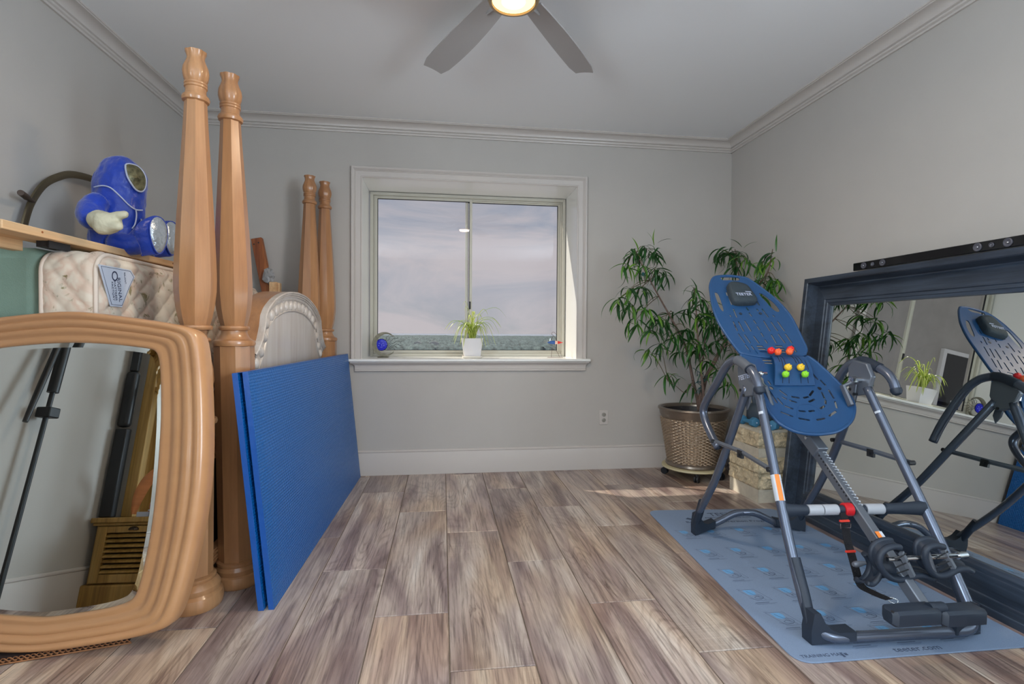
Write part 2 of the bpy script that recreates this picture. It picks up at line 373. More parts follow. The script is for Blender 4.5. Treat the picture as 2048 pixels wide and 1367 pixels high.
# ------------------------------------------------------------------ room shell
WT = 0.2
mb = MB(); mb.bx(XL-WT, XR+WT, YF-WT, YB+0.55, -0.12, -0.004); floor = struct('floor', mb, M_grout)
PW, PLN, G = 0.2783, 1.1655, 0.004
full = None
for r in range(-7, 9):
    x0 = 0.0264+r*PW; x1 = x0+PW
    xa = max(x0, XL)+G/2; xb = min(x1, XR)-G/2
    if xb-xa < 0.01: continue
    off = {0: 1.65, 1: 2.42, 2: 2.006}[r % 3]
    k0 = -5
    for k in range(k0, 4):
        y0 = off+k*PLN; y1 = y0+PLN; ya = max(y0, YF)+G/2; yb = min(y1, YB)-G/2
        if yb-ya < 0.01: continue
        isfull = abs((xb-xa)-(PW-G)) < 1e-4 and abs((yb-ya)-(PLN-G)) < 1e-4
        if isfull and full is not None: me = full
        else:
            m_ = MB(); hx, hy, bv = (xb-xa)/2, (yb-ya)/2, 0.0016
            m_.grid([[(sx*a, sy*b_, z) for sx, sy in ((-1, -1), (1, -1), (1, 1), (-1, 1))] for a, b_, z in ((hx, hy, -0.012), (hx, hy, -bv), (hx-bv, hy-bv, 0.0))], closed=True)
            n_ = len(m_.v); m_.f.append([n_-4, n_-3, n_-2, n_-1]); m_.m.append(0)
            me = m_.mesh('plank'); me.materials.append(M_floor)
            if isfull: full = me
        o = bpy.data.objects.new('plank', me); COL.objects.link(o); o.parent = floor; o.location = ((xa+xb)/2, (ya+yb)/2, 0)
struct('ceiling', MB().bx(XL-WT, XR+WT, YF-WT, YB+0.6, ZC, ZC+0.15), M_ceil)
WY0, WY1, WZ0, WZ1 = -1.72, -0.22, 0.80, 2.30  # side wall openings added for the fill lamps
for nm, xa, xb in (('wall_left', XL-WT, XL), ('wall_right', XR, XR+WT)):
    mb = MB(); mb.bx(xa, xb, YF-WT, WY0, 0, ZC); mb.bx(xa, xb, WY1, YB+0.6, 0, ZC); mb.bx(xa, xb, WY0, WY1, 0, WZ0); mb.bx(xa, xb, WY0, WY1, WZ1, ZC)
    struct(nm, mb, M_wall)
struct('wall_front', MB().bx(XL, XR, YF-WT, YF, 0, ZC), M_wall)
# back wall around the deep window opening
OX0, OX1, OZ0, OZ1, YG = -0.600, 1.045, 0.873, 2.228, 4.45
mb = MB()
mb.bx(XL, OX0-0.012, YB, YG+0.1, 0, ZC); mb.bx(OX1+0.012, XR, YB, YG+0.1, 0, ZC); mb.bx(OX0-0.012, OX1+0.012, YB, YG+0.1, 0, OZ0-0.021); mb.bx(OX0-0.012, OX1+0.012, YB, YG+0.1, OZ1+0.012, ZC)
struct('wall_back', mb, M_wall)
# crown moulding: (distance from wall, height)
crown = [(0, 2.553), (0.012, 2.553), (0.014, 2.562), (0.009, 2.567), (0.018, 2.572), (0.020, 2.580), (0.014, 2.586), (0.024, 2.590)]
crown += [(0.024+0.050*(1-math.cos(a))*1.0, 2.590+0.035*math.sin(a)) for a in [PI/2*t/8 for t in range(1, 9)]]
crown += [(0.080, 2.625), (0.080, 2.631), (0.086, 2.632), (0.086, ZC+0.01), (0, ZC+0.01)]
basep = [(0, 0), (0.016, 0), (0.016, 0.160), (0.014, 0.166), (0.014, 0.170), (0.017, 0.174), (0.017, 0.180), (0.010, 0.187), (0, 0.187)]
def walls_sweep(prof, name, mt):
    sides = {'back': (lambda p, t: (XL+t*(XR-XL), YB-p[0], p[1])), 'left': (lambda p, t: (XL+p[0], YF+t*(YB-YF), p[1])),
             'right': (lambda p, t: (XR-p[0], YF+t*(YB-YF), p[1])), 'front': (lambda p, t: (XL+t*(XR-XL), YF+p[0], p[1]))}
    for s_, fn in sides.items():
        m_ = MB(); m_.prism(prof, lambda p: fn(p, 0), lambda p: fn(p, 1)); struct(name % s_, m_, mt, smooth=True, ang=28)
walls_sweep(crown, 'crown_moulding_%s', M_trim)
walls_sweep(basep, 'baseboard_%s', M_trim)

# ------------------------------------------------------------------ window in the back wall
win = bpy.data.objects.new('window_1', None); COL.objects.link(win); win.location = (0.22, YG, OZ0); win['kind'] = 'structure'; ORG[win.name] = Vector(win.location)
# reveal boards (glossy white lining)
mb = MB()
mb.bx(OX0-0.0115, OX0, YB-0.005, YG+0.05, OZ0-0.02, OZ1+0.0115); mb.bx(OX1, OX1+0.0115, YB-0.005, YG+0.05, OZ0-0.02, OZ1+0.0115); mb.bx(OX0, OX1, YB-0.005, YG+0.05, OZ1, OZ1+0.0115)
part('window_reveal', mb, M_white, win, bevel=0.002)
# casing with mitred corners, profile measured from the inner edge outward
cas = [(0.0, 0.0), (0.0, 0.010), (0.006, 0.013), (0.012, 0.010), (0.044, 0.012), (0.049, 0.017), (0.054, 0.014), (0.060, 0.022), (0.066, 0.026), (0.076, 0.026), (0.080, 0.016), (0.080, 0.0)]
ix0, ix1, iz1 = OX0+0.002, OX1-0.002, OZ1-0.002
def casing(fn0, fn1, nm):
    m_ = MB(); m_.prism(cas, fn0, fn1); return part(nm, m_, M_trim, win, smooth=True, ang=25)
yb = YB
casing(lambda p: (ix0-p[0], yb-p[1], OZ0), lambda p: (ix0-p[0], yb-p[1], iz1+p[0]), 'side_casing')
casing(lambda p: (ix1+p[0], yb-p[1], OZ0), lambda p: (ix1+p[0], yb-p[1], iz1+p[0]), 'side_casing')
casing(lambda p: (ix0-p[0], yb-p[1], iz1+p[0]), lambda p: (ix1+p[0], yb-p[1], iz1+p[0]), 'head_casing')
# stool and apron
mb = MB(); mb.bx(-0.692, 1.148, 3.972, YG+0.02, 0.857, 0.8775)
part('window_sill', mb, M_white, win, bevel=0.004)
apr = [(0, 0.857), (0.044, 0.857), (0.042, 0.846), (0.030, 0.838), (0.022, 0.828), (0.020, 0.822), (0.020, 0.800), (0.017, 0.797), (0.020, 0.794), (0.020, 0.786), (0.012, 0.782), (0, 0.782)]
mb = MB(); mb.prism(apr, lambda p: (-0.648-max(0, p[0]-0.02)*1.4, YB-p[0], p[1]), lambda p: (1.118+max(0, p[0]-0.02)*1.0, YB-p[0], p[1]))
part('window_apron', mb, M_trim, win, smooth=True, ang=25)
# vinyl slider
def ring(mb, x0, x1, z0, z1, w, y0, y1):
    mb.bx(x0, x0+w, y0, y1, z0, z1); mb.bx(x1-w, x1, y0, y1, z0, z1); mb.bx(x0+w, x1-w, y0, y1, z0, z0+w); mb.bx(x0+w, x1-w, y0, y1, z1-w, z1)
wx0, wx1, wz0, wz1 = -0.592, 1.04, 0.8775, 2.224
mb = MB(); ring(mb, wx0, wx1, wz0, wz1, 0.024, YG-0.045, YG+0.03); ring(mb, wx0+0.024, wx1-0.024, wz0+0.024, wz1-0.024, 0.012, YG-0.02, YG+0.03)
part('outer_frame', mb, M_vinyl, win, bevel=0.002)
mx = 0.215
for (a, b, y) in ((wx0+0.034, mx+0.028, YG-0.012), (mx-0.028, wx1-0.034, YG+0.012)):
    mb = MB(); ring(mb, a, b, wz0+0.028, wz1-0.024, 0.022, y-0.012, y+0.012)
    sash = part('sash', mb, M_vinyl, win, bevel=0.0015)
    mb = MB(); ring(mb, a+0.022, b-0.022, wz0+0.050, wz1-0.046, 0.004, y-0.006, y+0.006); part('gasket', mb, M_gasket, sash)
    mb = MB(); mb.bx(a+0.022, b-0.022, y-0.002, y+0.002, wz0+0.050, wz1-0.046); part('pane', mb, M_glass, sash)
mb = MB(); mb.bx(mx+0.004, mx+0.018, YG-0.036, YG-0.022, 1.275, 1.34); part('latch', mb, M_black, win, label='small black sash latch', bevel=0.003)
# window frames added around the side fill lamps, unseen behind the camera
for nm, xs in (('fill_window_right', XR), ('fill_window_left', XL)):
    w2 = bpy.data.objects.new(nm, None); COL.objects.link(w2); w2.location = (xs, -0.97, WZ0); w2['kind'] = 'structure'; ORG[w2.name] = Vector(w2.location)
    sg_ = 1 if xs > 0 else -1; mb = MB()
    for y0, y1, za, zb in ((WY0, WY0+0.05, WZ0, WZ1), (WY1-0.05, WY1, WZ0, WZ1), (WY0+0.05, WY1-0.05, WZ0, WZ0+0.05), (WY0+0.05, WY1-0.05, WZ1-0.05, WZ1), (-0.99, -0.95, WZ0+0.05, WZ1-0.05)): mb.bx(xs-0.01*sg_, xs+0.06*sg_, y0, y1, za, zb)
    part('outer_frame', mb, M_vinyl, w2, bevel=0.002)

# ------------------------------------------------------------------ outside: forest, coast and sea far below
GZ = -44.0
m_sea = mat('sea_water', (150, 166, 182), 0.25, noise=(0.0008, 0.08))
single('sea', MB().bx(-60000, 60000, 7000, 90000, GZ-3, GZ-1), m_sea, 'pale blue grey sea along the horizon beyond the trees', 'sea')['kind'] = 'stuff'
m_for = mat('hazy_forest', (84, 100, 100), 0.9, noise=(0.11, 0.75, (1, 0.12, 1)))  # distance haze mixed into the forest colour
rows = []
nr, ncx = 110, 260
for i in range(nr):
    y = 1150*(7400/1150)**(i/(nr-1)); row = []
    for k in range(ncx):
        u = (k/(ncx-1)-0.5)*2; x = (u*0.75+0.13)*y
        h = 9+random.random()*8*(y/2500)**0.3+5*math.sin(x*0.004+i)*math.sin(i*0.35)
        if i in (0, nr-1): h = 0
        row.append((x+random.uniform(-4, 4), y+random.uniform(-4, 4), GZ+h))
    rows.append(row)
tag(single('forest', MB().grid(rows), m_for, 'hazy grey green woodland far below the window', 'trees', loc=Vector((0, 1150, GZ)), smooth=True, ang=180), kind='stuff')
m_bld = mat('far_building', (196, 198, 200), 0.8)
for (px, w, lab) in ((868, 26, 'pale far off low building just left of the white plant pot'), (835, 18, 'small pale building in the distant trees right of the moon ornament')):
    p = at_y(px, 693, 1500); mb = MB(); mb.box((p.x, p.y, GZ+14), (w, 16, 10))
    mb.prism([(-w/2-1, 0), (w/2+1, 0), (0, 4)], lambda q: (p.x+q[0], p.y-9, GZ+19+q[1]), lambda q: (p.x+q[0], p.y+9, GZ+19+q[1]))
    single('building', mb, m_bld, lab, 'building')

# ------------------------------------------------------------------ wall outlet
ot = thing('wall_outlet', (1.273, YB, 0.41), 'white duplex power outlet low on the back wall beside the potted tree', 'outlet')
mb = MB(); mb.bx(1.273-0.036, 1.273+0.036, YB-0.006, YB, 0.352, 0.468); part('cover_plate', mb, M_trim, ot, bevel=0.003)
m_sock = mat('socket_face', (150, 146, 138), 0.4)
for z in (0.432, 0.388):
    mb = MB(); mb.lathe([(0.0165, 0), (0.0165, 0.003), (0.015, 0.004)], (1.273, YB-0.006, z), 20, rot=Matrix.Rotation(PI/2, 3, 'X')); so = part('socket', mb, m_sock, ot, smooth=True)
    mb = MB()
    for dx in (-0.006, 0.006): mb.bx(1.273+dx-0.001, 1.273+dx+0.001, YB-0.0112, YB-0.0095, z-0.002, z+0.007)
    mb.cyl((1.273, YB-0.0112, z-0.008), (1.273, YB-0.0095, z-0.008), 0.0022, seg=8); part('slot', mb, M_black, so)

# ------------------------------------------------------------------ ceiling fan
FC = Vector((0.277, 2.105, 0))
fan = thing('ceiling_fan', (FC.x, FC.y, ZC), 'grey ceiling fan with a glowing round lamp and long flat blades', 'ceiling fan')
m_fan = mat('fan_grey', (150, 148, 146), 0.4)
m_fanb = mat('fan_blade_grey', (168, 165, 163), 0.5)
part('canopy', MB().lathe([(0.075, ZC), (0.075, ZC-0.02), (0.06, ZC-0.05), (0.03, ZC-0.06)], (FC.x, FC.y, 0), 32), m_fan, fan, smooth=True)
part('motor_housing', MB().lathe([(0.05, ZC-0.05), (0.11, ZC-0.07), (0.135, ZC-0.10), (0.135, ZC-0.155), (0.12, ZC-0.185), (0.095, ZC-0.20)], (FC.x, FC.y, 0), 40), m_fan, fan, smooth=True)
part('lamp_ring', MB().lathe([(0.095, ZC-0.20), (0.104, ZC-0.205), (0.106, ZC-0.225), (0.100, ZC-0.238), (0.088, ZC-0.240), (0.088, ZC-0.21)], (FC.x, FC.y, 0), 40, cap=False), mat('bronze_ring', (150, 128, 96), 0.3, 0.6), fan, smooth=True)
lp = part('lamp_lens', MB().lathe([(0.087, ZC-0.232), (0.07, ZC-0.237), (0.04, ZC-0.239), (0.002, ZC-0.240)], (FC.x, FC.y, 0), 32), emis('lamp_glow', (255, 214, 140), 3.0), fan, smooth=True)
part('lamp_core', MB().lathe([(0.05, ZC-0.2375), (0.047, ZC-0.2405), (0.035, ZC-0.2415), (0.002, ZC-0.242)], (FC.x, FC.y, 0), 32), emis('lamp_core_glow', (255, 222, 176), 2.6), lp, smooth=True)
for k in range(6):
    a = math.radians(53+60*k); R_ = Matrix.Rotation(a, 3, 'Z'); T_ = Matrix.Rotation(math.radians(12), 3, 'X')
    rows = []
    for t in [i/10 for i in range(11)]:
        r = 0.15+0.665*t; w = 0.042+0.026*math.sin(PI*min(1, t*0.62+0.1)); row = []
        if t > 0.95: w *= 0.82
        for s_ in (-1, -0.5, 0, 0.5, 1):
            row.append(R_ @ (T_ @ Vector((0, s_*w+0.02*t*t, 0.004*(1-s_*s_)))+Vector((r, 0, 0)))+Vector((FC.x, FC.y, ZC-0.165)))
        rows.append(row)
    bl = part('blade', MB().grid(rows), m_fanb, fan, smooth=True, solid=0.006)
    mb = MB()
    mb.tube([R_ @ Vector((0.11, 0, 0))+Vector((FC.x, FC.y, ZC-0.14)), R_ @ Vector((0.17, 0, 0))+Vector((FC.x, FC.y, ZC-0.160)), R_ @ Vector((0.23, 0, 0))+Vector((FC.x, FC.y, ZC-0.160))], [0.014, 0.02, 0.012], 8, sq=0.5)
    part('blade_bracket', mb, m_fan, bl, smooth=True)

# ---- neighbouring wing of the building, outside to the left (seen through the window in the black framed mirror)
m_ext = mat('stucco', (176, 172, 164), 0.9, noise=(2, 0.1)); m_extd = mat('weathered_concrete', (112, 108, 104), 0.9, noise=(3, 0.3))
nw = thing('building_wing', (-6.0, 9.0, -12), 'pale stucco wing of the building with a white railed balcony, outside to the left', 'building')
mb = MB(); mb.bx(-9.5, -4.2, 8.6, 12, -12, 3.6); part('wall', mb, m_ext, nw)
mb = MB(); mb.bx(-8.0, -4.6, 8.2, 8.6, 0.2, 0.36); mb.bx(-7.2, -5.2, 8.57, 8.6, 0.4, 2.4); part('balcony_slab', mb, m_extd, nw)
for k in range(17): mb = MB(); mb.bx(-7.9+k*0.2, -7.87+k*0.2, 8.22, 8.25, 0.36, 1.3); part('baluster', mb, M_white, nw)
mb = MB(); mb.bx(-8.0, -4.6, 8.2, 8.27, 1.3, 1.36); part('hand_rail', mb, M_white, nw)
for x in (-8.9, -4.9): 
    mb = MB(); ring(mb, x-0.35, x+0.35, 0.9, 2.3, 0.07, 8.53, 8.6); wf = part('window_frame', mb, M_white, nw); mb = MB(); mb.bx(x-0.28, x+0.28, 8.57, 8.6, 0.97, 2.23); part('pane', mb, M_blackgloss, wf)
# ================================================================== LEFT SIDE
# ---- four-poster bed ends
def post(parent, x, y, kind, lean, name='post', label=None):
    def lx(v):
        z = v.z if v.z < 1.1 else 1.1+(v.z-1.1)*0.982
        return Vector((v.x+lean*(v.z/2.17), v.y, z))
    def done(nm, mb, par, sm=True, ang=35):
        mb.v = [lx(v) for v in mb.v]; return part(nm, mb, M_honey, par, smooth=sm, ang=ang)
    c = (x, y, 0); lobes = lambda a, z: 1+0.05*abs(math.cos(4*a))-0.03
    # lower column
    if kind == 'column':
        mb = MB(); mb.lathe([(0.074, 0.10), (0.078, 1.012)], c, 8, rot=Matrix.Rotation(PI/8, 3, 'Z'))
        p = done(name, mb, parent, ang=20)
        done('base_ring', MB().lathe([(0.088, 0.0), (0.093, 0.006), (0.096, 0.03), (0.092, 0.048), (0.084, 0.054), (0.086, 0.06), (0.088, 0.074), (0.080, 0.088), (0.082, 0.094), (0.082, 0.102), (0.072, 0.108)], c, 40), p)
        done('collar', MB().lathe([(0.07, 1.008), (0.080, 1.012), (0.083, 1.023), (0.080, 1.034), (0.070, 1.038), (0.060, 1.046), (0.051, 1.064), (0.050, 1.076), (0.058, 1.079), (0.061, 1.087), (0.058, 1.095), (0.046, 1.098)], c, 40), p)
    else:
        mb = MB(); mb.lathe([(0.064, 0.12), (0.066, 0.716)], c, 8, rot=Matrix.Rotation(PI/8, 3, 'Z'))
        p = done(name, mb, parent, ang=20)
        done('base_ring', MB().lathe([(0.096, 0.0), (0.100, 0.006), (0.103, 0.03), (0.099, 0.052), (0.088, 0.062), (0.090, 0.068), (0.091, 0.082), (0.080, 0.100), (0.072, 0.104), (0.076, 0.110), (0.076, 0.118), (0.064, 0.124)], c, 40), p)
        done('vase', MB().lathe([(0.066, 0.708), (0.076, 0.712), (0.079, 0.722), (0.076, 0.732), (0.064, 0.738), (0.052, 0.748), (0.036, 0.760), (0.038, 0.768), (0.050, 0.774), (0.052, 0.780), (0.050, 0.786), (0.036, 0.790),
                                 (0.042, 0.81), (0.060, 0.85), (0.066, 0.88), (0.062, 0.93), (0.050, 0.98), (0.044, 1.010), (0.042, 1.028), (0.052, 1.032), (0.056, 1.038), (0.052, 1.046), (0.042, 1.050), (0.040, 1.060), (0.042, 1.076), (0.058, 1.079), (0.061, 1.087), (0.058, 1.095), (0.046, 1.098)], c, 40), p)
    prof = [(0.050, 1.096), (0.058, 1.125), (0.0665, 1.17), (0.0725, 1.23), (0.0735, 1.28), (0.071, 1.36), (0.0655, 1.48), (0.058, 1.62), (0.050, 1.76), (0.043, 1.88), (0.0385, 1.975)]
    done('tapered_shaft', MB().lathe(prof, c, 8, rot=Matrix.Rotation(PI/8, 3, 'Z')), p, ang=20)
    done('neck_ring', MB().lathe([(0.036, 1.972), (0.046, 1.976), (0.049, 1.986), (0.046, 1.995), (0.040, 1.999), (0.036, 2.010), (0.036, 2.026), (0.040, 2.029), (0.040, 2.036), (0.037, 2.038), (0.040, 2.041), (0.040, 2.047), (0.034, 2.05)], c, 40), p)
    fl = lambda a, z: 0.94+0.085*abs(math.cos(4*a))
    done('finial', MB().lathe([(0.034, 2.048), (0.042, 2.062), (0.0465, 2.085), (0.044, 2.105), (0.036, 2.125), (0.031, 2.140), (0.032, 2.155), (0.038, 2.170), (0.034, 2.168), (0.024, 2.150)], c, 48, rfun=fl), p)
    return p
# headboard: posts and arched panel
HX, HY0, HY1 = -0.866, 2.365, 3.925
hb = thing('bed_headboard', (HX, (HY0+HY1)/2, 0), 'arched honey wood bed headboard between the two posts behind the blue folding mat', 'headboard')
post(hb, HX, HY0, 'column', -0.030); post(hb, HX+0.030, HY1, 'column', -0.010)
cy = (HY0+HY1)/2
def contour(pairs, n=8):
    pts = smoothpath([Vector((d, z, 0)) for d, z in pairs], n)
    return [(-p.x, p.y) for p in reversed(pts)][:-1]+[(p.x, p.y) for p in pts] if pairs[0][0] == 0 else pts
OUT = contour([(0, 1.300), (0.2, 1.287), (0.38, 1.248), (0.50, 1.198), (0.545, 1.165)])
OUTF = [(-0.70, 0.975), (-0.66, 0.995), (-0.61, 1.04), (-0.575, 1.10), (-0.56, 1.15)]+OUT[1:-1]+[(0.56, 1.15), (0.575, 1.10), (0.61, 1.04), (0.66, 0.995), (0.70, 0.975)]
def offs(pts, d):
    out = []
    for i, p in enumerate(pts):
        a = Vector(pts[max(0, i-1)]); b = Vector(pts[min(len(pts)-1, i+1)]); t = (b-a).normalized(); out.append((p[0]+t.y*d, p[1]-t.x*d))
    return out
def slab(contour_, zb, x0, x1, nm, mt_, lab=None):
    f = [[(x, cy+p[0], p[1]) for p in contour_] for x in (x0, x1)]; g_ = [[(x, cy+p[0], zb) for p in contour_] for x in (x0, x1)]
    mb = MB(); mb.grid([g_[0], f[0], f[1], g_[1]], closeu=True); n_ = len(contour_)
    for e in (0, n_-1): mb.f.append([e, n_+e, 2*n_+e, 3*n_+e]); mb.m.append(0)
    return part(nm, mb, mt_, hb, lab, smooth=True, ang=30)
slab(OUTF, 0.35, -0.955, -0.848, 'board', M_honeyY)
inn = offs(OUTF, 0.112); inn = [p for i, p in enumerate(inn) if abs(p[0]) < 0.60]; inn.sort(key=lambda p: p[0])
bk = [p for p in offs(OUTF, 0.045) if abs(p[0]) < 0.66]; bk.sort(key=lambda p: p[0])
slab(bk, 0.36, -0.85, -0.8462, 'carved_border', M_glaze)
slab(inn, 0.36, -0.85, -0.8445, 'panel_face', M_glaze, 'pale glazed centre panel')
# stepped mouldings following the arch: profile (offset inward, height off the board)
prof = [(0.0, 0.0), (0.0, 0.026), (0.005, 0.030), (0.009, 0.029), (0.010, 0.022), (0.015, 0.026), (0.019, 0.025), (0.020, 0.017), (0.025, 0.021), (0.029, 0.020), (0.030, 0.012), (0.040, 0.013), (0.046, 0.009), (0.048, 0.004), (0.054, 0.004)]
rows = [[(-0.848+h, cy+p[0], p[1]) for p in offs(OUTF, d)] for d, h in prof]
part('edge_moulding', MB().grid(rows), M_glaze, hb, smooth=True, ang=50)
rows = [[(-0.848+h, cy+p[0], p[1]) for p in offs(OUTF, d)] for d, h in [(0.100, 0.0), (0.101, 0.008), (0.106, 0.011), (0.111, 0.008), (0.113, 0.0)]]
part('inner_bead', MB().grid(rows), M_glaze, hb, smooth=True, ang=60)
mid = offs(OUTF, 0.077); acc = [0]
for i in range(1, len(mid)): acc.append(acc[-1]+(Vector(mid[i])-Vector(mid[i-1])).length)
def along(s):
    for i in range(1, len(mid)):
        if acc[i] >= s:
            t = (s-acc[i-1])/max(1e-6, acc[i]-acc[i-1]); a = Vector(mid[i-1]); b = Vector(mid[i]); return a.lerp(b, t), (b-a).normalized()
    return Vector(mid[-1]), (Vector(mid[-1])-Vector(mid[-2])).normalized()
nl = 19
for k in range(nl):
    c_, t_ = along(acc[-1]*(k+0.5)/nl); sgn = 1 if c_.x > 0 else -1
    ang_ = math.atan2(t_.y, t_.x)+PI/2+0.35*sgn
    ln = 0.031
    R_ = Matrix.Rotation(-(ang_), 3, 'X')
    mb = MB(); mb.sphere((0, 0, 0), 1, 10, 6, sc=(0.016, ln, 0.019))
    mb.v = [Matrix.Rotation(ang_, 3, 'X') @ v + Vector((-0.845, cy+c_.x, c_.y)) for v in mb.v]
    part('carved_lobe', mb, M_glaze, hb, smooth=True, ang=180)
# footboard
FXX = -0.963; fy0, fy1 = 2.185, 3.79
fb = thing('bed_footboard', (FXX, (fy0+fy1)/2, 0), 'honey wood bed footboard with turned vase posts, nearer the left wall', 'footboard')
post(fb, FXX, fy0, 'vase', 0.012); post(fb, FXX+0.034, fy1, 'vase', 0.012)
mb = MB(); mb.bx(FXX-0.02, FXX+0.02, fy0+0.05, fy1-0.05, 0.10, 0.16); part('bottom_rail', mb, M_honeyY, fb, bevel=0.004)
mb = MB()
for z in (0.118, 0.132, 0.146): mb.cyl((FXX+0.021, fy0+0.05, z), (FXX+0.021, fy1-0.05, z), 0.005, seg=8)
part('rail_bead', mb, M_honeyY, fb, smooth=True)

# ---- folding blue exercise mat
m_mat = bpy.data.materials.new('blue_vinyl'); m_mat.use_nodes = True; nt = m_mat.node_tree; b = nt.nodes['Principled BSDF']
b.inputs['Base Color'].default_value = (*s2l((8, 96, 170)), 1); b.inputs['Roughness'].default_value = 0.30
tc = N(nt, 'ShaderNodeTexCoord'); mp = N(nt, 'ShaderNodeMapping'); nt.links.new(tc.outputs['Object'], mp.inputs[0])
wv = N(nt, 'ShaderNodeTexWave', bands_direction='Z', inp={'Scale': 26.0, 'Distortion': 1.6, 'Detail': 2.0, 'Detail Scale': 8.0}); nt.links.new(mp.outputs[0], wv.inputs[0])
wv2 = N(nt, 'ShaderNodeTexWave', bands_direction='Y', inp={'Scale': 24.0, 'Distortion': 2.0, 'Detail': 2.0, 'Detail Scale': 6.0}); nt.links.new(mp.outputs[0], wv2.inputs[0])
ad = N(nt, 'ShaderNodeMath', operation='ADD'); nt.links.new(wv.outputs['Fac'], ad.inputs[0]); nt.links.new(wv2.outputs['Fac'], ad.inputs[1])
bp = N(nt, 'ShaderNodeBump', inp={'Strength': 0.6, 'Distance': 0.004}); nt.links.new(ad.outputs[0], bp.inputs['Height']); nt.links.new(bp.outputs[0], b.inputs['Normal'])
m_matside = mat('blue_vinyl_side', (8, 78, 156), 0.32, bump=(40, 0.12))
Bn, Bf, Tn, Tf = Vector((-0.637, 2.105, 0)), Vector((-0.597, 3.985, 0)), at_y(498, 743, 2.13), at_y(697, 707, 3.97)
Nn = (Bf-Bn).cross(Tn-Bn).normalized(); Nn = Nn if Nn.x > 0 else -Nn
em = thing('folding_exercise_mat', (-0.66, 3.04, 0), 'bright blue folding exercise mat standing on edge against the bed posts', 'exercise mat')
TH = 0.029
for k, lab in ((0, 'front blue panel of the mat'), (1, 'rear blue panel of the mat')):
    o0 = -k*(TH+0.008)
    c4 = [Bn, Bf, Tf, Tn]; mb = MB(); 
    if k: c4 = [p+Vector((0, -0.004, 0.0)) for p in c4]
    nu, nv = 24, 12; rows = []
    for i in range(nv+1):
        v = i/nv; row = []
        for j in range(nu+1):
            u = j/nu; p = (c4[0].lerp(c4[1], u)).lerp(c4[3].lerp(c4[2], u), v)
            e = min(u*26, (1-u)*26, v*13, (1-v)*13, 1); puff = 0.004*(math.sqrt(max(0, 1-(1-e)**2)))
            row.append(p+Nn*(o0+puff-0.004))
        rows.append(row)
    back = [[p-Nn*(TH-0.004) for p in (r)] for r in [[(c4[0].lerp(c4[1], j/nu)).lerp(c4[3].lerp(c4[2], j/nu), i/nv)+Nn*(o0) for j in range(nu+1)] for i in range(nv+1)]]
    mb.grid(rows); mb.grid(back)
    loop = [rows[0][j] for j in range(nu+1)]+[rows[i][nu] for i in range(1, nv+1)]+[rows[nv][j] for j in range(nu-1, -1, -1)]+[rows[i][0] for i in range(nv-1, 0, -1)]
    loopb = [back[0][j] for j in range(nu+1)]+[back[i][nu] for i in range(1, nv+1)]+[back[nv][j] for j in range(nu-1, -1, -1)]+[back[i][0] for i in range(nv-1, 0, -1)]
    zmin = min(p.z for p in loopb); 
    mb.mi = 1; mb.grid([loop, loopb], closed=True)
    mb.v = [Vector((v.x, v.y, max(v.z, 0.001))) for v in mb.v]
    part('panel', mb, [m_mat, m_matside], em, lab, smooth=True, ang=50)
mb = MB(); mb.grid([[Tn+Nn*(-0.002)+Vector((0, 0, 0.0005)), Tf+Nn*(-0.002)+Vector((0, 0, 0.0005))], [Tn-Nn*(2*TH+0.004)+Vector((0, 0, 0.0005)), Tf-Nn*(2*TH+0.004)+Vector((0, 0, 0.0005))]])
part('top_hinge', mb, m_matside, em, solid=0.001)

# ---- quilted mattress on its long edge
m_quilt = bpy.data.materials.new('floral_quilted_ticking'); m_quilt.use_nodes = True; nt = m_quilt.node_tree; b = nt.nodes['Principled BSDF']; Lk = nt.links
tc = N(nt, 'ShaderNodeTexCoord')
vo = N(nt, 'ShaderNodeTexNoise', inp={'Scale': 7.0, 'Detail': 3.0, 'Distortion': 1.2}); Lk.new(tc.outputs['Object'], vo.inputs[0])
r1 = ramp(nt, [(0.46, s2l((222, 208, 188))), (0.58, s2l((214, 186, 164))), (0.66, s2l((222, 208, 188)))]); Lk.new(vo.outputs[0], r1.inputs[0])
v2 = N(nt, 'ShaderNodeTexNoise', inp={'Scale': 13.0, 'Detail': 5.0, 'Distortion': 2.0}); Lk.new(tc.outputs['Object'], v2.inputs[0])
r2 = ramp(nt, [(0.60, (1, 1, 1)), (0.68, s2l((168, 166, 128)))]); Lk.new(v2.outputs[0], r2.inputs[0])
mx_ = N(nt, 'ShaderNodeMixRGB', blend_type='MULTIPLY'); mx_.inputs[0].default_value = 1; Lk.new(r1.outputs[0], mx_.inputs[1]); Lk.new(r2.outputs[0], mx_.inputs[2]); Lk.new(mx_.outputs[0], b.inputs['Base Color'])
b.inputs['Roughness'].default_value = 0.55; b.inputs['Sheen Weight'].default_value = 0.2
m_pipe = mat('cream_piping', (226, 208, 190), 0.6)
MX0, MX1, MY0, MY1, MZ0, MZ1, MR = -1.478, -1.285, 2.15, 3.87, 0.40, 1.365, 0.075
mt = thing('mattress', ((MX0+MX1)/2, (MY0+MY1)/2, MZ0), 'cream floral quilted mattress standing on its long edge behind the bed posts', 'mattress')
def rr(y, z):
    cyy = min(max(y, MY0+MR), MY1-MR); czz = min(max(z, MZ0+MR), MZ1-MR); d = Vector((y-cyy, z-czz))
    if d.length > MR: d = d.normalized()*MR
    return cyy+d.x, czz+d.y
def quilt(a, b_, s=0.062):
    u, v = (a+b_*1.25)/s, (a-b_*1.25)/s
    return (abs(math.sin(u*PI/2))*abs(math.sin(v*PI/2)))**0.35
rows = []; ny, nz = 240, 130
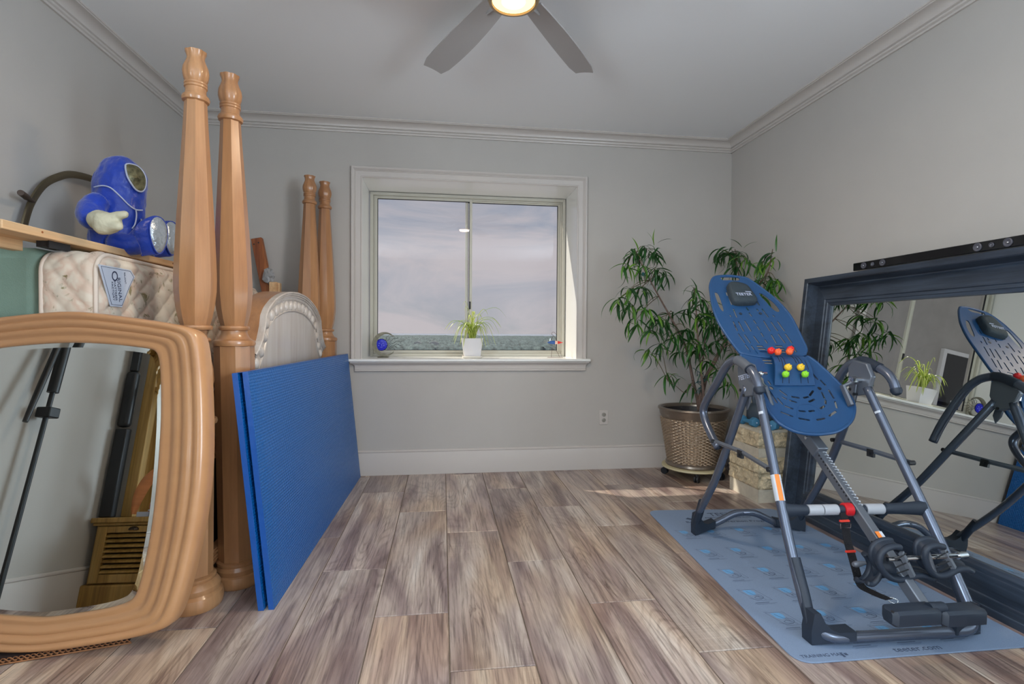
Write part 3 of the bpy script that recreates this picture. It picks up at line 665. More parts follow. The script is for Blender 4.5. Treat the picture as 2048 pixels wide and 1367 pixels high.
for i in range(nz+1):
    z = MZ0+(MZ1-MZ0)*i/nz; row = []
    for j in range(ny+1):
        y = MY0+(MY1-MY0)*j/ny; yy, zz = rr(y, z)
        e = min(min(yy-MY0, MY1-yy, zz-MZ0, MZ1-zz)/0.03, 1)
        row.append((MX1-0.006+0.014*quilt(yy, zz)*max(0, e)+0.010*max(0, e), yy, zz))
    rows.append(row)
mb = MB(); mb.grid(rows)
part('quilted_top', mb, m_quilt, mt, smooth=True, ang=180)
loop = [rr(MY0+(MY1-MY0)*j/ny, MZ0) for j in range(ny)]+[rr(MY1, MZ0+(MZ1-MZ0)*i/nz) for i in range(nz)]+[rr(MY1-(MY1-MY0)*j/ny, MZ1) for j in range(ny)]+[rr(MY0, MZ1-(MZ1-MZ0)*i/nz) for i in range(nz)]
lp_ = []; 
for p in loop:
    if not lp_ or (Vector(p)-Vector(lp_[-1])).length > 0.004: lp_.append(p)
acc2 = [0]
for i in range(1, len(lp_)): acc2.append(acc2[-1]+(Vector(lp_[i])-Vector(lp_[i-1])).length)
mc = Vector(((MY0+MY1)/2, (MZ0+MZ1)/2)); rows = []
for k in range(25):
    x = MX0+0.004+(MX1-MX0-0.008)*k/24; e = min(k, 24-k, 3)/3; row = []
    for i, p in enumerate(lp_):
        a = Vector(lp_[i-1]); b2 = Vector(lp_[(i+1) % len(lp_)]); t = (b2-a).normalized(); nn = Vector((t.y, -t.x))
        h = 0.010*quilt(acc2[i], x-MX0, 0.050)*e+0.004*e
        row.append((x, p[0]+nn.x*h, p[1]+nn.y*h))
    rows.append(row)
part('border', MB().grid(rows, closed=True), m_quilt, mt, smooth=True, ang=180)
part('back_panel', MB().prism([lp_[i] for i in range(0, len(lp_), 3)], lambda p: (MX0+0.004, p[0], p[1]), lambda p: (MX0-0.002, p[0], p[1])), m_quilt, mt, smooth=True)
for x in (MX0+0.006, MX1-0.004):
    part('piping', MB().tube([(x, p[0], p[1]) for p in lp_[::2]], 0.0085, 8, closed=True), m_pipe, mt, smooth=True, ang=180)
# sewn label with printing
m_lab = mat('white_satin_label', (200, 208, 222), 0.35, bump=(30, 0.3)); m_ink = mat('navy_print', (40, 50, 80), 0.6)
lx_ = MX1+0.0205
lpx = [(197, 528), (262, 540), (270, 553), (260, 574), (244, 614), (221, 612)]
lw = [at_x(a, b_, lx_) for a, b_ in lpx]
mb = MB(); mb.prism([(p.y, p.z) for p in lw], lambda p: (lx_-0.002, p[0], p[1]), lambda p: (lx_, p[0], p[1])); lb = part('label', mb, m_lab, mt, 'white satin maker label')
cl = sum(lw, Vector())/6
mb = MB(); mb.tube([(lx_+0.0003, cl.y+(p.y-cl.y)*0.90, cl.z+(p.z-cl.z)*0.92) for p in lw], 0.0010, 4, closed=True); part('label_border', mb, m_ink, lb)
down = (0, 0.16, -1); rgt = (0, 1, 0.16)
pc = at_x(229, 566, lx_)
letter('O', 0.052, m_ink, lb, at_x(229, 555, lx_+0.0003)+Vector((0, 0, 0.006)), down, rgt, name='printed_letter')
letter('RIGINAL', 0.030, m_ink, lb, at_x(239, 579, lx_+0.0003), down, rgt, name='printed_letter', sx=0.85)
letter('MATTRESS', 0.015, m_ink, lb, at_x(231, 581, lx_+0.0003), down, rgt, name='printed_letter', sx=1.1)
letter('FACTORY', 0.015, m_ink, lb, at_x(226, 582, lx_+0.0003), down, rgt, name='printed_letter', sx=1.1)
letter('RELIANT', 0.012, m_ink, lb, at_x(250, 556, lx_+0.0003), down, rgt, name='printed_letter')

# ---- sage green slab mattress by the wall
m_sage = mat('sage_green_cloth', (126, 150, 134), 0.75, noise=(5, 0.08), bump=(300, 0.2))
mb = MB(); mb.bx(-1.775, -1.492, 2.17, 3.70, 0.0, 1.385)
sg = single('foam_cushion', mb, m_sage, 'tall sage green cloth covered foam slab against the left wall', 'cushion', bevel=0.045, bseg=4)
# ---- black storage behind the posts
st = thing('storage_shelf', (-1.16, 3.0, 0), 'low black storage shelf in the dark gap behind the bed posts', 'shelf')
mb = MB(); mb.bx(-1.255, -1.235, 2.45, 3.70, 0, 0.83); part('back_panel', mb, M_black, st, bevel=0.002)
for y in (2.45, 3.68): mb = MB(); mb.bx(-1.235, -1.075, y, y+0.02, 0, 0.83); part('side_panel', mb, M_black, st, bevel=0.002)
for z, m_ in ((0.04, M_black), (0.47, M_pine), (0.81, M_black)):
    mb = MB(); mb.bx(-1.235, -1.07, 2.47, 3.68, z, z+0.022); part('shelf_board', mb, m_, st, 'pale wood shelf edge' if m_ is M_pine else None, bevel=0.002)
pan = thing('metal_pan', (-1.14, 2.66, 0.492), 'shiny metal pan on the pale shelf board behind the posts', 'pan')
part('bowl', MB().lathe([(0.045, 0.493), (0.058, 0.51), (0.062, 0.56), (0.066, 0.562), (0.063, 0.565), (0.055, 0.512), (0.002, 0.50)], (-1.14, 2.66, 0), 28), M_chrome, pan, smooth=True)
part('handle', MB().tube([(-1.09, 2.63, 0.548), (-1.07, 2.58, 0.556), (-1.065, 2.52, 0.553)], 0.006, 8), M_chrome, pan, smooth=True)
mb = MB(); mb.bx(-1.485, -1.262, 2.18, 3.86, 0, 0.388); single('storage_bench', mb, M_black, 'long low black box carrying the floral mattress', 'box', bevel=0.01)
mb = MB(); mb.tube(smoothpath([at_y(431, 772, 2.60), at_y(424, 785, 2.6), at_y(419, 800, 2.60), at_y(420, 822, 2.60), at_y(430, 850, 2.6)], 6), 0.0028, 6)
single('cable', mb, mat('pale_cable', (170, 180, 190), 0.5), 'thin pale cable looping in the dark gap between the two near posts', 'cable', smooth=True)

# ---- pine side rail lying on the mattress
RY0, RY1 = at_x(4, 437, -1.40).y, 3.60
zr = 1.428
sr = thing('bed_side_rail', (-1.46, (RY0+RY1)/2, zr-0.03), 'long pale pine bed rail lying on top of the floral mattress', 'bed rail')
def rz(y): return 1.428+0.010*(y-1.87)
mb = MB(); mb.grid([[(-1.40, RY0, rz(RY0)), (-1.40, RY1, rz(RY1))], [(-1.53, RY0, rz(RY0)), (-1.53, RY1, rz(RY1))], [(-1.53, RY0, rz(RY0)-0.030), (-1.53, RY1, rz(RY1)-0.030)], [(-1.40, RY0, rz(RY0)-0.030), (-1.40, RY1, rz(RY1)-0.030)]], closeu=True)
mb.f += [[0, 2, 4, 6], [7, 5, 3, 1]]; mb.m += [0, 0]
part('board', mb, M_pine, sr, bevel=0.003)
mb = MB(); mb.bx(-1.560, -1.525, RY0, 2.14, 1.362, 1.402); part('cleat', mb, M_pine, sr, bevel=0.002)
mb = MB(); mb.bx(-1.475, -1.43, 2.13, 2.22, 1.378, 1.402); mb.bx(-1.43, -1.425, 2.12, 2.23, 1.374, 1.402); part('bracket', mb, M_black, sr, 'black metal bracket')
for y in (2.05, 2.55, 3.05, 2.95):
    mb = MB(); mb.cyl((-1.402, y, rz(y)-0.012), (-1.3985, y, rz(y)-0.012), 0.004, seg=10); part('nail_hole', mb, M_redwood, sr)

# ---- curved metal band leaning on the wall
hx = -1.745
pts = smoothpath([at_x(a, b_, hx) for a, b_ in ((46, 470), (50, 443), (63, 404), (87, 370), (116, 354), (147, 349), (192, 361), (225, 385), (250, 420))], 6)
m_ol = mat('olive_brown_metal', (96, 86, 66), 0.32, 0.6)
hp = thing('curved_metal_band', (hx, at_x(147, 349, hx).y, 1.46), 'dark olive curved metal band leaning on the left wall behind the plush toy', 'metal band')
part('band', MB().tube(pts, 0.017, 10, sq=0.55, upv=(0, 0, 1)), m_ol, hp, smooth=True)
pa, pb = at_x(65, 403, hx), at_x(41, 385, hx+0.03)
part('peg', MB().tube([pa, pa.lerp(pb, 0.45), pa.lerp(pb, 0.5), pa.lerp(pb, 0.95), pb], [0.010, 0.010, 0.013, 0.013, 0.012], 12), mat('brown_rubber_peg', (72, 58, 50), 0.5), hp, smooth=True)

# ---- plush toy in a blue hooded suit
def metaball(name, els, res=0.012):
    mbd = bpy.data.metaballs.new(name+'_src'); mbd.resolution = res; mbd.render_resolution = res; mbd.threshold = 0.35
    for e in els:
        el = mbd.elements.new(type='ELLIPSOID' if len(e) > 2 else 'BALL'); el.co = e[0]; el.radius = e[1]
        if len(e) > 2:
            el.size_x, el.size_y, el.size_z = e[2]
            if len(e) > 3: el.rotation = e[3]
    o = bpy.data.objects.new(name+'_src', mbd); COL.objects.link(o); bpy.context.view_layer.update()
    me = bpy.data.meshes.new_from_object(o.evaluated_get(bpy.context.evaluated_depsgraph_get()))
    bpy.data.objects.remove(o); bpy.data.metaballs.remove(mbd)
    m_ = MB(); m_.v = [v.co.copy() for v in me.vertices]; m_.f = [list(p.vertices) for p in me.polygons]; m_.m = [0]*len(m_.f); return m_
def chain(a, b_, r0, r1, n=5, k=1.45):
    return [(a.lerp(b_, i/(n-1)), (r0+(r1-r0)*i/(n-1))*k) for i in range(n)]
D = lambda px, py, Y: at_y(px, py, Y)
m_suit = mat('blue_satin_suit', (12, 60, 176), 0.34, bump=(16, 0.9), noise=(9, 0.12)); m_suit.node_tree.nodes['Principled BSDF'].inputs['Sheen Weight'].default_value = 0.4
m_wpipe = mat('white_cord', (190, 200, 225), 0.5); m_glove = mat('cream_glove_cloth', (208, 204, 178), 0.6, bump=(28, 0.8)); m_sole = mat('silver_sole', (196, 206, 214), 0.25, 0.6, bump=(35, 0.7))
dl = thing('plush_toy', D(235, 500, 2.66), 'seated plush toy in a blue hooded suit with silver face panel, on the pine rail', 'plush toy')
stack = [(311, 240, 2), (314, 240, 14), (321, 241, 27), (332, 243, 38), (345, 244, 46), (360, 243, 50), (376, 239, 50), (392, 238, 49), (408, 238, 49), (422, 237, 50), (438, 235, 50), (455, 232, 50), (474, 230, 49), (490, 228, 45), (500, 228, 34), (504, 228, 6)]
YD = 2.63; kpx = lambda c: (c-CO).dot(FW)/F
HZ = Vector((FW.x, FW.y, 0)).normalized(); RZ = Vector((RT.x, RT.y, 0)).normalized(); rows = []
for y_, cx_, hw in stack:
    c = D(cx_, y_, YD); r_ = hw*kpx(c)*0.96; rows.append([c+RZ*math.cos(a)*r_+HZ*math.sin(a)*r_*0.82 for a in [2*PI*k/40 for k in range(40)]])
bod = MB(); bod.grid(rows, closed=True)
wt = bpy.data.textures.new('wrinkles', 'CLOUDS'); wt.noise_scale = 0.055; wt.noise_depth = 2
wt2 = bpy.data.textures.new('fine_wrinkles', 'CLOUDS'); wt2.noise_scale = 0.022
def wrinkle(o, st, sub=2, t=None):
    md = o.modifiers.new('sub', 'SUBSURF'); md.levels = sub; md.render_levels = sub
    md = o.modifiers.new('wr', 'DISPLACE'); md.texture = t or wt; md.strength = st; md.mid_level = 0.5; md.texture_coords = 'LOCAL'
    md = o.modifiers.new('wr2', 'DISPLACE'); md.texture = wt2; md.strength = st*0.35; md.mid_level = 0.5; md.texture_coords = 'LOCAL'
su = part('suit', bod, m_suit, dl, smooth=True, ang=180); wrinkle(su, 0.013)
def loft(rings, nm, mt_, lab=None, parent=None, cap=True):
    rr_ = []
    for (c, n_, a_, b_) in rings:
        n_ = n_.normalized(); upv = (Vector((0, 0, 1))-n_*n_.z).normalized(); sd = n_.cross(upv)
        rr_.append([c+upv*math.sin(t)*a_+sd*math.cos(t)*b_ for t in [2*PI*k/28 for k in range(28)]])
    mb = MB(); mb.grid(rr_, closed=True)
    if cap: mb.f.append(list(range(28))[::-1]); mb.m.append(0); n0 = len(mb.v); mb.f.append(list(range(n0-28, n0))); mb.m.append(0)
    return part(nm, mb, mt_, parent or dl, lab, smooth=True, ang=180), rr_
nS = (RT*0.97-HZ*0.12+Vector((0, 0, -0.05))).normalized()
for (dx, dy, dY, far) in ((0, 0, 0, 0), (27, 6, 0.27, 1)):
    P_ = lambda a, b_, Y: D(a+dx, b_+dy, Y+dY)
    c1, c2, c3, c4, c5, c6 = P_(222, 482, 2.58), P_(250, 489, 2.56), P_(266, 489, 2.57), P_(282, 480, 2.60), P_(302, 472, 2.63), P_(315, 470, 2.65)
    lg_, rr1 = loft([(c1, c2-c1, 0.050, 0.060), (c2, c3-c1, 0.052, 0.056), (c3, c4-c2, 0.046, 0.048), (c3.lerp(c4, 0.4), c4-c2, 0.058, 0.056), (c4, nS, 0.076, 0.062), (c5, nS, 0.090, 0.066), (c6, nS, 0.092, 0.064), (c6+nS*0.004, nS, 0.088, 0.060)], 'trouser_leg', m_suit)
    wrinkle(lg_, 0.010, 1)
    rows = []
    upv = Vector((0, 0, 1)); sd = nS.cross(upv).normalized(); cc = c6+nS*0.006
    for t, h in ((0.02, 0.016), (0.45, 0.014), (0.8, 0.010), (1.0, 0.0)): rows.append([cc+nS*h+upv*math.sin(a)*0.086*t+sd*math.cos(a)*0.052*t*(1.0+0.22*math.sin(a)) for a in [2*PI*k/28 for k in range(28)]])
    so_ = part('sole', MB().grid(rows, closed=True), m_sole, dl, 'crinkled silver shoe sole', smooth=True, ang=180)
    part('sole_cord', MB().tube(rows[-1], 0.003, 6, closed=True), m_suit, so_, smooth=True, ang=180)
a1, a2, a3, a4 = D(208, 398, 2.56), D(184, 412, 2.52), D(178, 432, 2.48), D(192, 445, 2.45)
sl, _ = loft([(a1, a2-a1, 0.048, 0.05), (a2, a3-a1, 0.056, 0.058), (a3, a4-a2, 0.056, 0.056), (a4, a4-a3+Vector((0.02, 0, 0)), 0.046, 0.046)], 'sleeve', m_suit); wrinkle(sl, 0.012, 2)
bvh = BVHTree.FromPolygons(bod.v, bod.f)
def surf(px, py, off=0.0):
    off = off+0.005
    d = ray(px, py).normalized(); h = bvh.ray_cast(CO, d)
    return (h[0]-d*off*1.6) if h[0] is not None else None
def surfpath(pp, off=0.002, n=6, closed=False):
    pl = smoothpath([Vector((a, b_, 0)) for a, b_ in pp], n, closed); out = []
    for p in pl:
        s_ = surf(p.x, p.y, off)
        if s_ is not None: out.append(s_)
    return out
vis = [(251, 330), (262, 328), (276, 333), (287, 345), (292, 360), (290, 376), (283, 383), (272, 379), (262, 366), (254, 350)]
cx, cyv = 272, 356
m_vis = mat('silver_mesh_face', (112, 110, 84), 0.35, 0.55, noise=(38, 0.75), bump=(30, 0.4))
vp = smoothpath([Vector((a, b_, 0)) for a, b_ in vis], 3, True); rings_ = []
for t in (0.02, 0.25, 0.5, 0.75, 1.0):
    row = []
    for p in vp:
        q = (cx+(p.x-cx)*t, cyv+(p.y-cyv)*t); s_ = surf(q[0], q[1], 0.004)
        if s_ is None: s_ = D(q[0], q[1], 2.56)
        row.append(s_)
    rings_.append(row)
part('face_panel', MB().grid(rings_, closed=True), m_vis, dl, 'mottled silver face panel', smooth=True, ang=180, solid=0.003)
part('face_cord', MB().tube(rings_[-1], 0.004, 6, closed=True), m_wpipe, dl, smooth=True, ang=180)
for pp in ([(188, 374), (205, 371), (222, 376), (240, 392), (258, 410), (272, 419), (285, 420)], [(272, 420), (273, 432), (270, 448), (264, 457)]):
    q = surfpath(pp)
    if len(q) > 3: part('suit_cord', MB().tube(q, 0.0032, 6), m_wpipe, dl, smooth=True, ang=180)
g = metaball('glove', chain(D(196, 440, 2.43), D(214, 446, 2.40), 0.040, 0.044, 4)+chain(D(214, 448, 2.40), D(226, 447, 2.39), 0.040, 0.030, 3)+chain(D(226, 434, 2.39), D(249, 428, 2.38), 0.020, 0.014, 5)+chain(D(202, 456, 2.39), D(236, 452, 2.37), 0.026, 0.018, 6), 0.008)
gl = part('glove', g, m_glove, dl, 'cream padded mitten', smooth=True, ang=180); wrinkle(gl, 0.008, 0)
mb = MB()
for k in range(4): mb.tube([D(205+k*8, 452, 2.375), D(208+k*8, 462-k, 2.372)], 0.0014, 5)
part('finger_seam', mb, mat('seam_shadow', (140, 134, 100), 0.8), gl)
s1, s2_ = surf(283, 438, 0.002), surf(283, 455, 0.002)
if s1 and s2_:
    mb = MB(); sd = Vector((0.3, -0.9, 0)).normalized()*0.012; mb.grid([[s1-sd, s1+sd], [s2_-sd, s2_+sd]]); part('tag', mb, m_wpipe, dl, 'small white sewn tag', solid=0.002)

# ---- boards in the far left corner
def board(name, p0, p1, w, t, m_, label, cat, side=(1, 0, 0)):
    p0 = Vector(p0); p1 = Vector(p1); d = (p1-p0).normalized(); s_ = Vector(side); s_ = (s_-d*s_.dot(d)).normalized(); n_ = d.cross(s_)
    mb = MB(); mb.grid([[p0+s_*a*w/2+n_*b_*t/2 for a, b_ in ((-1, -1), (1, -1), (1, 1), (-1, 1))], [p1+s_*a*w/2+n_*b_*t/2 for a, b_ in ((-1, -1), (1, -1), (1, 1), (-1, 1))]], closed=True)
    mb.f += [[3, 2, 1, 0], [4, 5, 6, 7]]; mb.m += [0, 0]; return mb, n_
a = at_y(514, 477, 3.965); b_ = at_y(537, 588, 3.955); d = (b_-a).normalized(); bt = a+d*((a.z-0.03)/(-d.z))
lb_ = thing('leaning_board', (bt.x, bt.y, 0), 'red brown wooden board leaning in the far left corner above the mattress', 'board')
mb, n_ = board('board', bt+Vector((0, -0.02, 0)), a, 0.072, 0.045, M_redwood, '', '')
part('board', mb, M_redwood, lb_, bevel=0.003)
for q in ((508, 488), (517, 485)):
    h = at_y(q[0], q[1], 3.94); mb = MB(); mb.cyl((h.x, 3.938, h.z), (h.x, 3.950, h.z), 0.005, seg=10); part('bolt_hole', mb, M_black, lb_)
mb = MB(); mb.bx(-1.212, -1.160, 3.875, 3.925, 0, 1.425); mb.bx(-1.160, -1.142, 3.88, 3.925, 0, 1.42)
single('wood_post', mb, M_pine, 'short pale timber end poking up behind the headboard arch', 'timber', bevel=0.003)
random.seed(3); m_wrap = mat('clear_wrap', (205, 205, 205), 0.2, Transmission_Weight=0.6)
rows = []; c_ = at_y(537, 552, 3.90)
for i in range(9):
    th = PI*i/8; rows.append([c_+Vector((math.sin(th)*math.cos(p)*0.04, math.sin(th)*math.sin(p)*0.018, math.cos(th)*0.055))*random.uniform(0.45, 1.25) for p in [2*PI*k/12 for k in range(12)]])
single('plastic_wrap', MB().grid(rows, closed=True), m_wrap, 'crumpled clear plastic wrap beside the red brown board', 'plastic wrap', loc=c_)

# ---- framed mirror leaning on the footboard post
A_ = at_y(398, 655, 2.035); B_ = at_y(338, 1260, 1.875); C_ = at_y(0, 1311, 1.885)
MN = (B_-A_).cross(C_-A_).normalized(); MN = MN if MN.y < 0 else -MN
PR = [((0, 680), (0, 617)), ((100, 680), (110, 618)), ((180, 682), (200, 624)), ((235, 687), (285, 635)), ((275, 692), (350, 645)), ((297, 695), (388, 655)), ((304, 712), (401, 668)), ((307, 760), (408, 735)), ((307, 837), (412, 830)), ((303, 895), (412, 905)),
      ((298, 965), (408, 975)), ((290, 1040), (399, 1040)), ((280, 1100), (384, 1110)), ((268, 1155), (368, 1180)), ((256, 1200), (345, 1248)), ((243, 1214), (326, 1264)), ((190, 1229), (255, 1283)), ((100, 1241), (131, 1301)), ((0, 1248), (0, 1311))]
inn_ = [at_plane(*p[0], A_, MN) for p in PR]; out_ = [at_plane(*p[1], A_, MN) for p in PR]
U_ = Vector((0, 0, 1)).cross(MN).normalized(); U_ = U_ if U_.x > 0 else -U_; V_ = MN.cross(U_); V_ = V_ if V_.z > 0 else -V_
ucen = (out_[8]-A_).dot(U_)-0.492
Oc = A_+U_*ucen
def uv(p): return ((p-Oc).dot(U_), (p-Oc).dot(V_))
def half(l):
    l = [uv(p) for p in l]; l = [p for p in l if p[0] > 0.03]
    return l
# add centre-line points so that both halves meet
def sym(l, zt, zb):
    base_ = [(0, zt)]+l+[(0, zb)]; full_ = base_+[(-p[0], p[1]) for p in reversed(base_)][1:-1]; n_ = len(full_); d = []
    for i in range(n_):
        p, q = full_[i], full_[(i+1) % n_]; k_ = 8
        for t in range(k_): d.append((p[0]+(q[0]-p[0])*t/k_, p[1]+(q[1]-p[1])*t/k_))
    for it in range(34): d = [((d[i-1][0]+2*d[i][0]+d[(i+1) % len(d)][0])/4, (d[i-1][1]+2*d[i][1]+d[(i+1) % len(d)][1])/4) for i in range(len(d))]
    return d
ui, uo = [uv(p) for p in inn_], [uv(p) for p in out_]
keep = [i for i in range(len(PR)) if ui[i][0] > 0.02 and uo[i][0] > 0.02]
li, lo = [ui[i] for i in keep], [uo[i] for i in keep]
Si = sym(li, ui[0][1]+0.000, ui[-1][1]-0.002); So = sym(lo, uo[0][1]+0.002, uo[-1][1]-0.006)
zmn = min((Oc+U_*p[0]+V_*p[1]).z for p in So)
def PT(p, h): return Oc+U_*p[0]+V_*p[1]+MN*h
fm = thing('framed_mirror', Oc+V_*min(p[1] for p in So), 'wide honey wood framed mirror leaning at the left, standing on a woven mat', 'mirror')
prof = [(0.0, 0.002), (0.04, 0.012), (0.12, 0.015), (0.20, 0.012), (0.25, 0.014), (0.30, 0.024), (0.36, 0.030), (0.42, 0.031), (0.47, 0.029), (0.50, 0.033), (0.55, 0.043), (0.61, 0.047), (0.67, 0.047), (0.72, 0.043), (0.75, 0.045), (0.79, 0.053), (0.84, 0.056), (0.90, 0.055), (0.95, 0.048), (0.985, 0.034), (1.0, 0.018), (1.0, -0.018)]
rows = [[PT((Si[i][0]*(1-t)+So[i][0]*t, Si[i][1]*(1-t)+So[i][1]*t), h-0.05) for i in range(len(Si))] for t, h in prof]
rows.append([PT(Si[i], -0.068) for i in range(len(Si))])
mb = MB(); mb.grid(rows, closed=True, closeu=True)
mb.v = [Vector((v.x, v.y, max(v.z, 0.021))) for v in mb.v]
m_fr = woodmat('honey_frame', (192, 142, 98), (196, 147, 103), (184, 134, 92), 'X', 0.5, 0.30, False, 0.08, 0.03, coat=0.35)
part('frame', mb, m_fr, fm, smooth=True, ang=60)
gi = [PT(p, -0.049) for p in Si]; gb = [PT((p[0]*0.962, p[1]+(0.5*(ui[0][1]+ui[-1][1])-p[1])*0.038), -0.0465) for p in Si]
mb = MB(); mb.v = list(gb); mb.f = [list(range(len(gb)))]; mb.m = [0]
part('mirror_glass', mb, M_mirror, fm)
part('bevelled_edge', MB().grid([gi, gb], closed=True), M_mirror, fm)
# ---- woven mat under the mirror
m_wov = mat('brown_woven_cord', (150, 100, 62), 0.7, noise=(60, 0.3)); m_wd = mat('dark_weave_gap', (40, 24, 20), 0.9)
wr = thing('woven_mat', (-1.35, 2.0, 0), 'brown woven cord mat under the leaning framed mirror', 'mat')
e0 = at_z(262, 1288, 0.0); e1 = at_z(0, 1332, 0.0); dv = (e1-e0).normalized(); nv_ = Vector((-dv.y, dv.x, 0)); nv_ = nv_ if nv_.y > 0 else -nv_
e2 = e0+dv*0.70
mb = MB(); mb.prism([(0.01, 0.012), (0.68, 0.012), (0.68, 0.15), (0.01, 0.15)], lambda p: e0+dv*p[0]+nv_*p[1]+Vector((0, 0, 0.002)), lambda p: e0+dv*p[0]+nv_*p[1]+Vector((0, 0, 0.018)))
part('core', mb, m_wd, wr)
mb = MB(); k = 0; x = 0.0
for r_ in range(2):
    for i in range(44):
        x = 0.012+i*0.0155+(0.0078 if r_ else 0); c_ = e0+dv*x+nv_*0.010+Vector((0, 0, 0.0065+r_*0.008))
        mb.tube([c_+dv*0.008*math.cos(a)+Vector((0, 0, 0.0045*math.sin(a)))+nv_*(-0.002+0.003*math.sin(2*a)) for a in [2*PI*t/8 for t in range(8)]], 0.0017, 5, closed=True)
for y_ in (0.004, 0.15): mb.tube([e0+nv_*y_+Vector((0, 0, 0.004)), e2+nv_*y_+Vector((0, 0, 0.004))], 0.003, 6)
tag(part('weave', mb, m_wov, wr, smooth=True, ang=180), kind='stuff')
# ================================================================== RIGHT SIDE
# ---- large black framed mirror leaning on the right wall, laid long side down
MT = math.atan(0.150/1.42); mo = Vector((2.082, 0, 0)); tU = Vector((math.sin(MT), 0, math.cos(MT))); nU = Vector((-math.cos(MT), 0, math.sin(MT)))
SY0, SY1, HT = 0.95, 2.995, 1.428
bmi = thing('black_framed_mirror', (2.12, (SY0+SY1)/2, 0), 'huge black wood framed mirror leaning against the right wall', 'mirror')
prof = [(0.0, -0.098), (0.0, 0.0), (0.026, 0.0), (0.030, -0.004), (0.040, -0.066), (0.046, -0.068), (0.128, -0.050), (0.132, -0.056), (0.146, -0.054), (0.150, -0.060), (0.164, -0.064), (0.166, -0.074), (0.166, -0.098)]
def mp_(s, t, h): return mo+Vector((0, s, 0))+tU*t+nU*h
for nm, f0, f1 in (('bottom_rail', lambda p: mp_(SY0+p[0], p[0], p[1]), lambda p: mp_(SY1-p[0], p[0], p[1])), ('top_rail', lambda p: mp_(SY0+p[0], HT-p[0], p[1]), lambda p: mp_(SY1-p[0], HT-p[0], p[1])),
                   ('end_stile', lambda p: mp_(SY0+p[0], p[0], p[1]), lambda p: mp_(SY0+p[0], HT-p[0], p[1])), ('end_stile', lambda p: mp_(SY1-p[0], p[0], p[1]), lambda p: mp_(SY1-p[0], HT-p[0], p[1]))):
    m_ = MB(); m_.prism(prof, f0, f1); m_.v = [Vector((v.x, v.y, max(v.z, 0.0))) for v in m_.v]
    part(nm, m_, M_blackwood, bmi, smooth=True, ang=20)
m_ = MB(); m_.grid([[mp_(SY0+0.166, 0.166, -0.076), mp_(SY1-0.166, 0.166, -0.076)], [mp_(SY0+0.166, HT-0.166, -0.076), mp_(SY1-0.166, HT-0.166, -0.076)]])
part('mirror_glass', m_, M_mirror, bmi)
# ---- soundbar on top of it
sbx, z0 = 2.236, 1.426
sy1 = at_x(1706, 534, sbx).y; sy0 = sy1-1.02
sbt = thing('soundbar', (sbx+0.03, (sy0+sy1)/2, z0), 'slim glossy black soundbar lying on top of the black mirror frame', 'speaker')
mb = MB(); mb.bx(sbx, sbx+0.06, sy0, sy1, z0, z0+0.042); part('body', mb, M_blackgloss, sbt, bevel=0.003)
m_cone = mat('driver_cone', (84, 84, 92), 0.35); RX = Matrix.Rotation(-PI/2, 3, 'Y')
for px, py, r in ((1727, 533.7, 0.0165), (1744.6, 529.7, 0.010), (1764.5, 526.7, 0.0165), (1954.7, 496.8, 0.0175), (1982.6, 492, 0.010), (2015.5, 488, 0.0175)):
    p = at_x(px, py, sbx-0.002); p.z = z0+0.021
    dr = part('driver', MB().lathe([(r, 0.0), (r, 0.004), (r*0.86, 0.005), (r*0.80, 0.0025), (r*0.35, 0.0010), (r*0.33, 0.0035), (0.0005, 0.0045)], (sbx, p.y, p.z), 28, rot=RX), m_cone, sbt, smooth=True)
    part('dust_cap', MB().lathe([(r*0.26, 0.003), (r*0.16, 0.006), (0.0004, 0.007)], (sbx, p.y, p.z), 16, rot=RX), M_chrome, dr, smooth=True)

# ---- printed exercise mat on the floor
m_ym = mat('slate_blue_mat', (124, 143, 170), 0.7, noise=(400, 0.10), bump=(500, 0.2)); m_prn = mat('mat_print_ink', (62, 76, 100), 0.7); m_pb = mat('mat_print_blue', (104, 160, 208), 0.7)
cA, cB, cC, cD = Vector((1.232, 3.02)), Vector((2.030, 2.965)), Vector((1.150, 1.545)), Vector((2.055, 1.535))
def rcorner(cs, r, n=6):
    out = []
    for i, c in enumerate(cs):
        a = (cs[i-1]-c).normalized(); b_ = (cs[(i+1) % 4]-c).normalized(); p0 = c+a*r; p1 = c+b_*r
        for k in range(n+1): t = k/n; out.append((p0*(1-t)+c*t)*(1-t)+(c*(1-t)+p1*t)*t)
    return out
ymt = thing('printed_exercise_mat', (1.62, 2.27, 0), 'slate blue exercise mat with printed diagrams under the inversion table', 'exercise mat')
ol = rcorner([cC, cD, cB, cA], 0.07)
m_ = MB(); m_.prism([tuple(p) for p in ol], lambda p: (p[0], p[1], 0.0005), lambda p: (p[0], p[1], 0.0055)); part('mat_sheet', m_, m_ym, ymt, bevel=0.0012)
ZM = 0.0057
letter('TEETER', 0.075, m_prn, ymt, at_z(1453, 1028, ZM), (1, -0.06, 0), (0.06, 1, 0), sx=0.88, name='printed_letter')
letter('Better Back Inversion Program', 0.036, m_prn, ymt, at_z(1460, 1042, ZM), (1, -0.06, 0), (0.06, 1, 0), sx=1.15, name='printed_letter')
letter('STRETCHING & TRAINING GUIDE', 0.016, m_prn, ymt, at_z(1456, 1034, ZM), (1, -0.06, 0), (0.06, 1, 0), sx=1.15, name='printed_letter')
letter('teeter.com', 0.036, m_prn, ymt, at_z(1834, 1296, ZM), (1, -0.02, 0), (0.02, 1, 0), sx=1.1, name='printed_letter')
letter('TRAINING MAT', 0.022, m_prn, ymt, at_z(1645, 1310, ZM), (1, -0.02, 0), (0.02, 1, 0), sx=1.0, name='printed_letter')
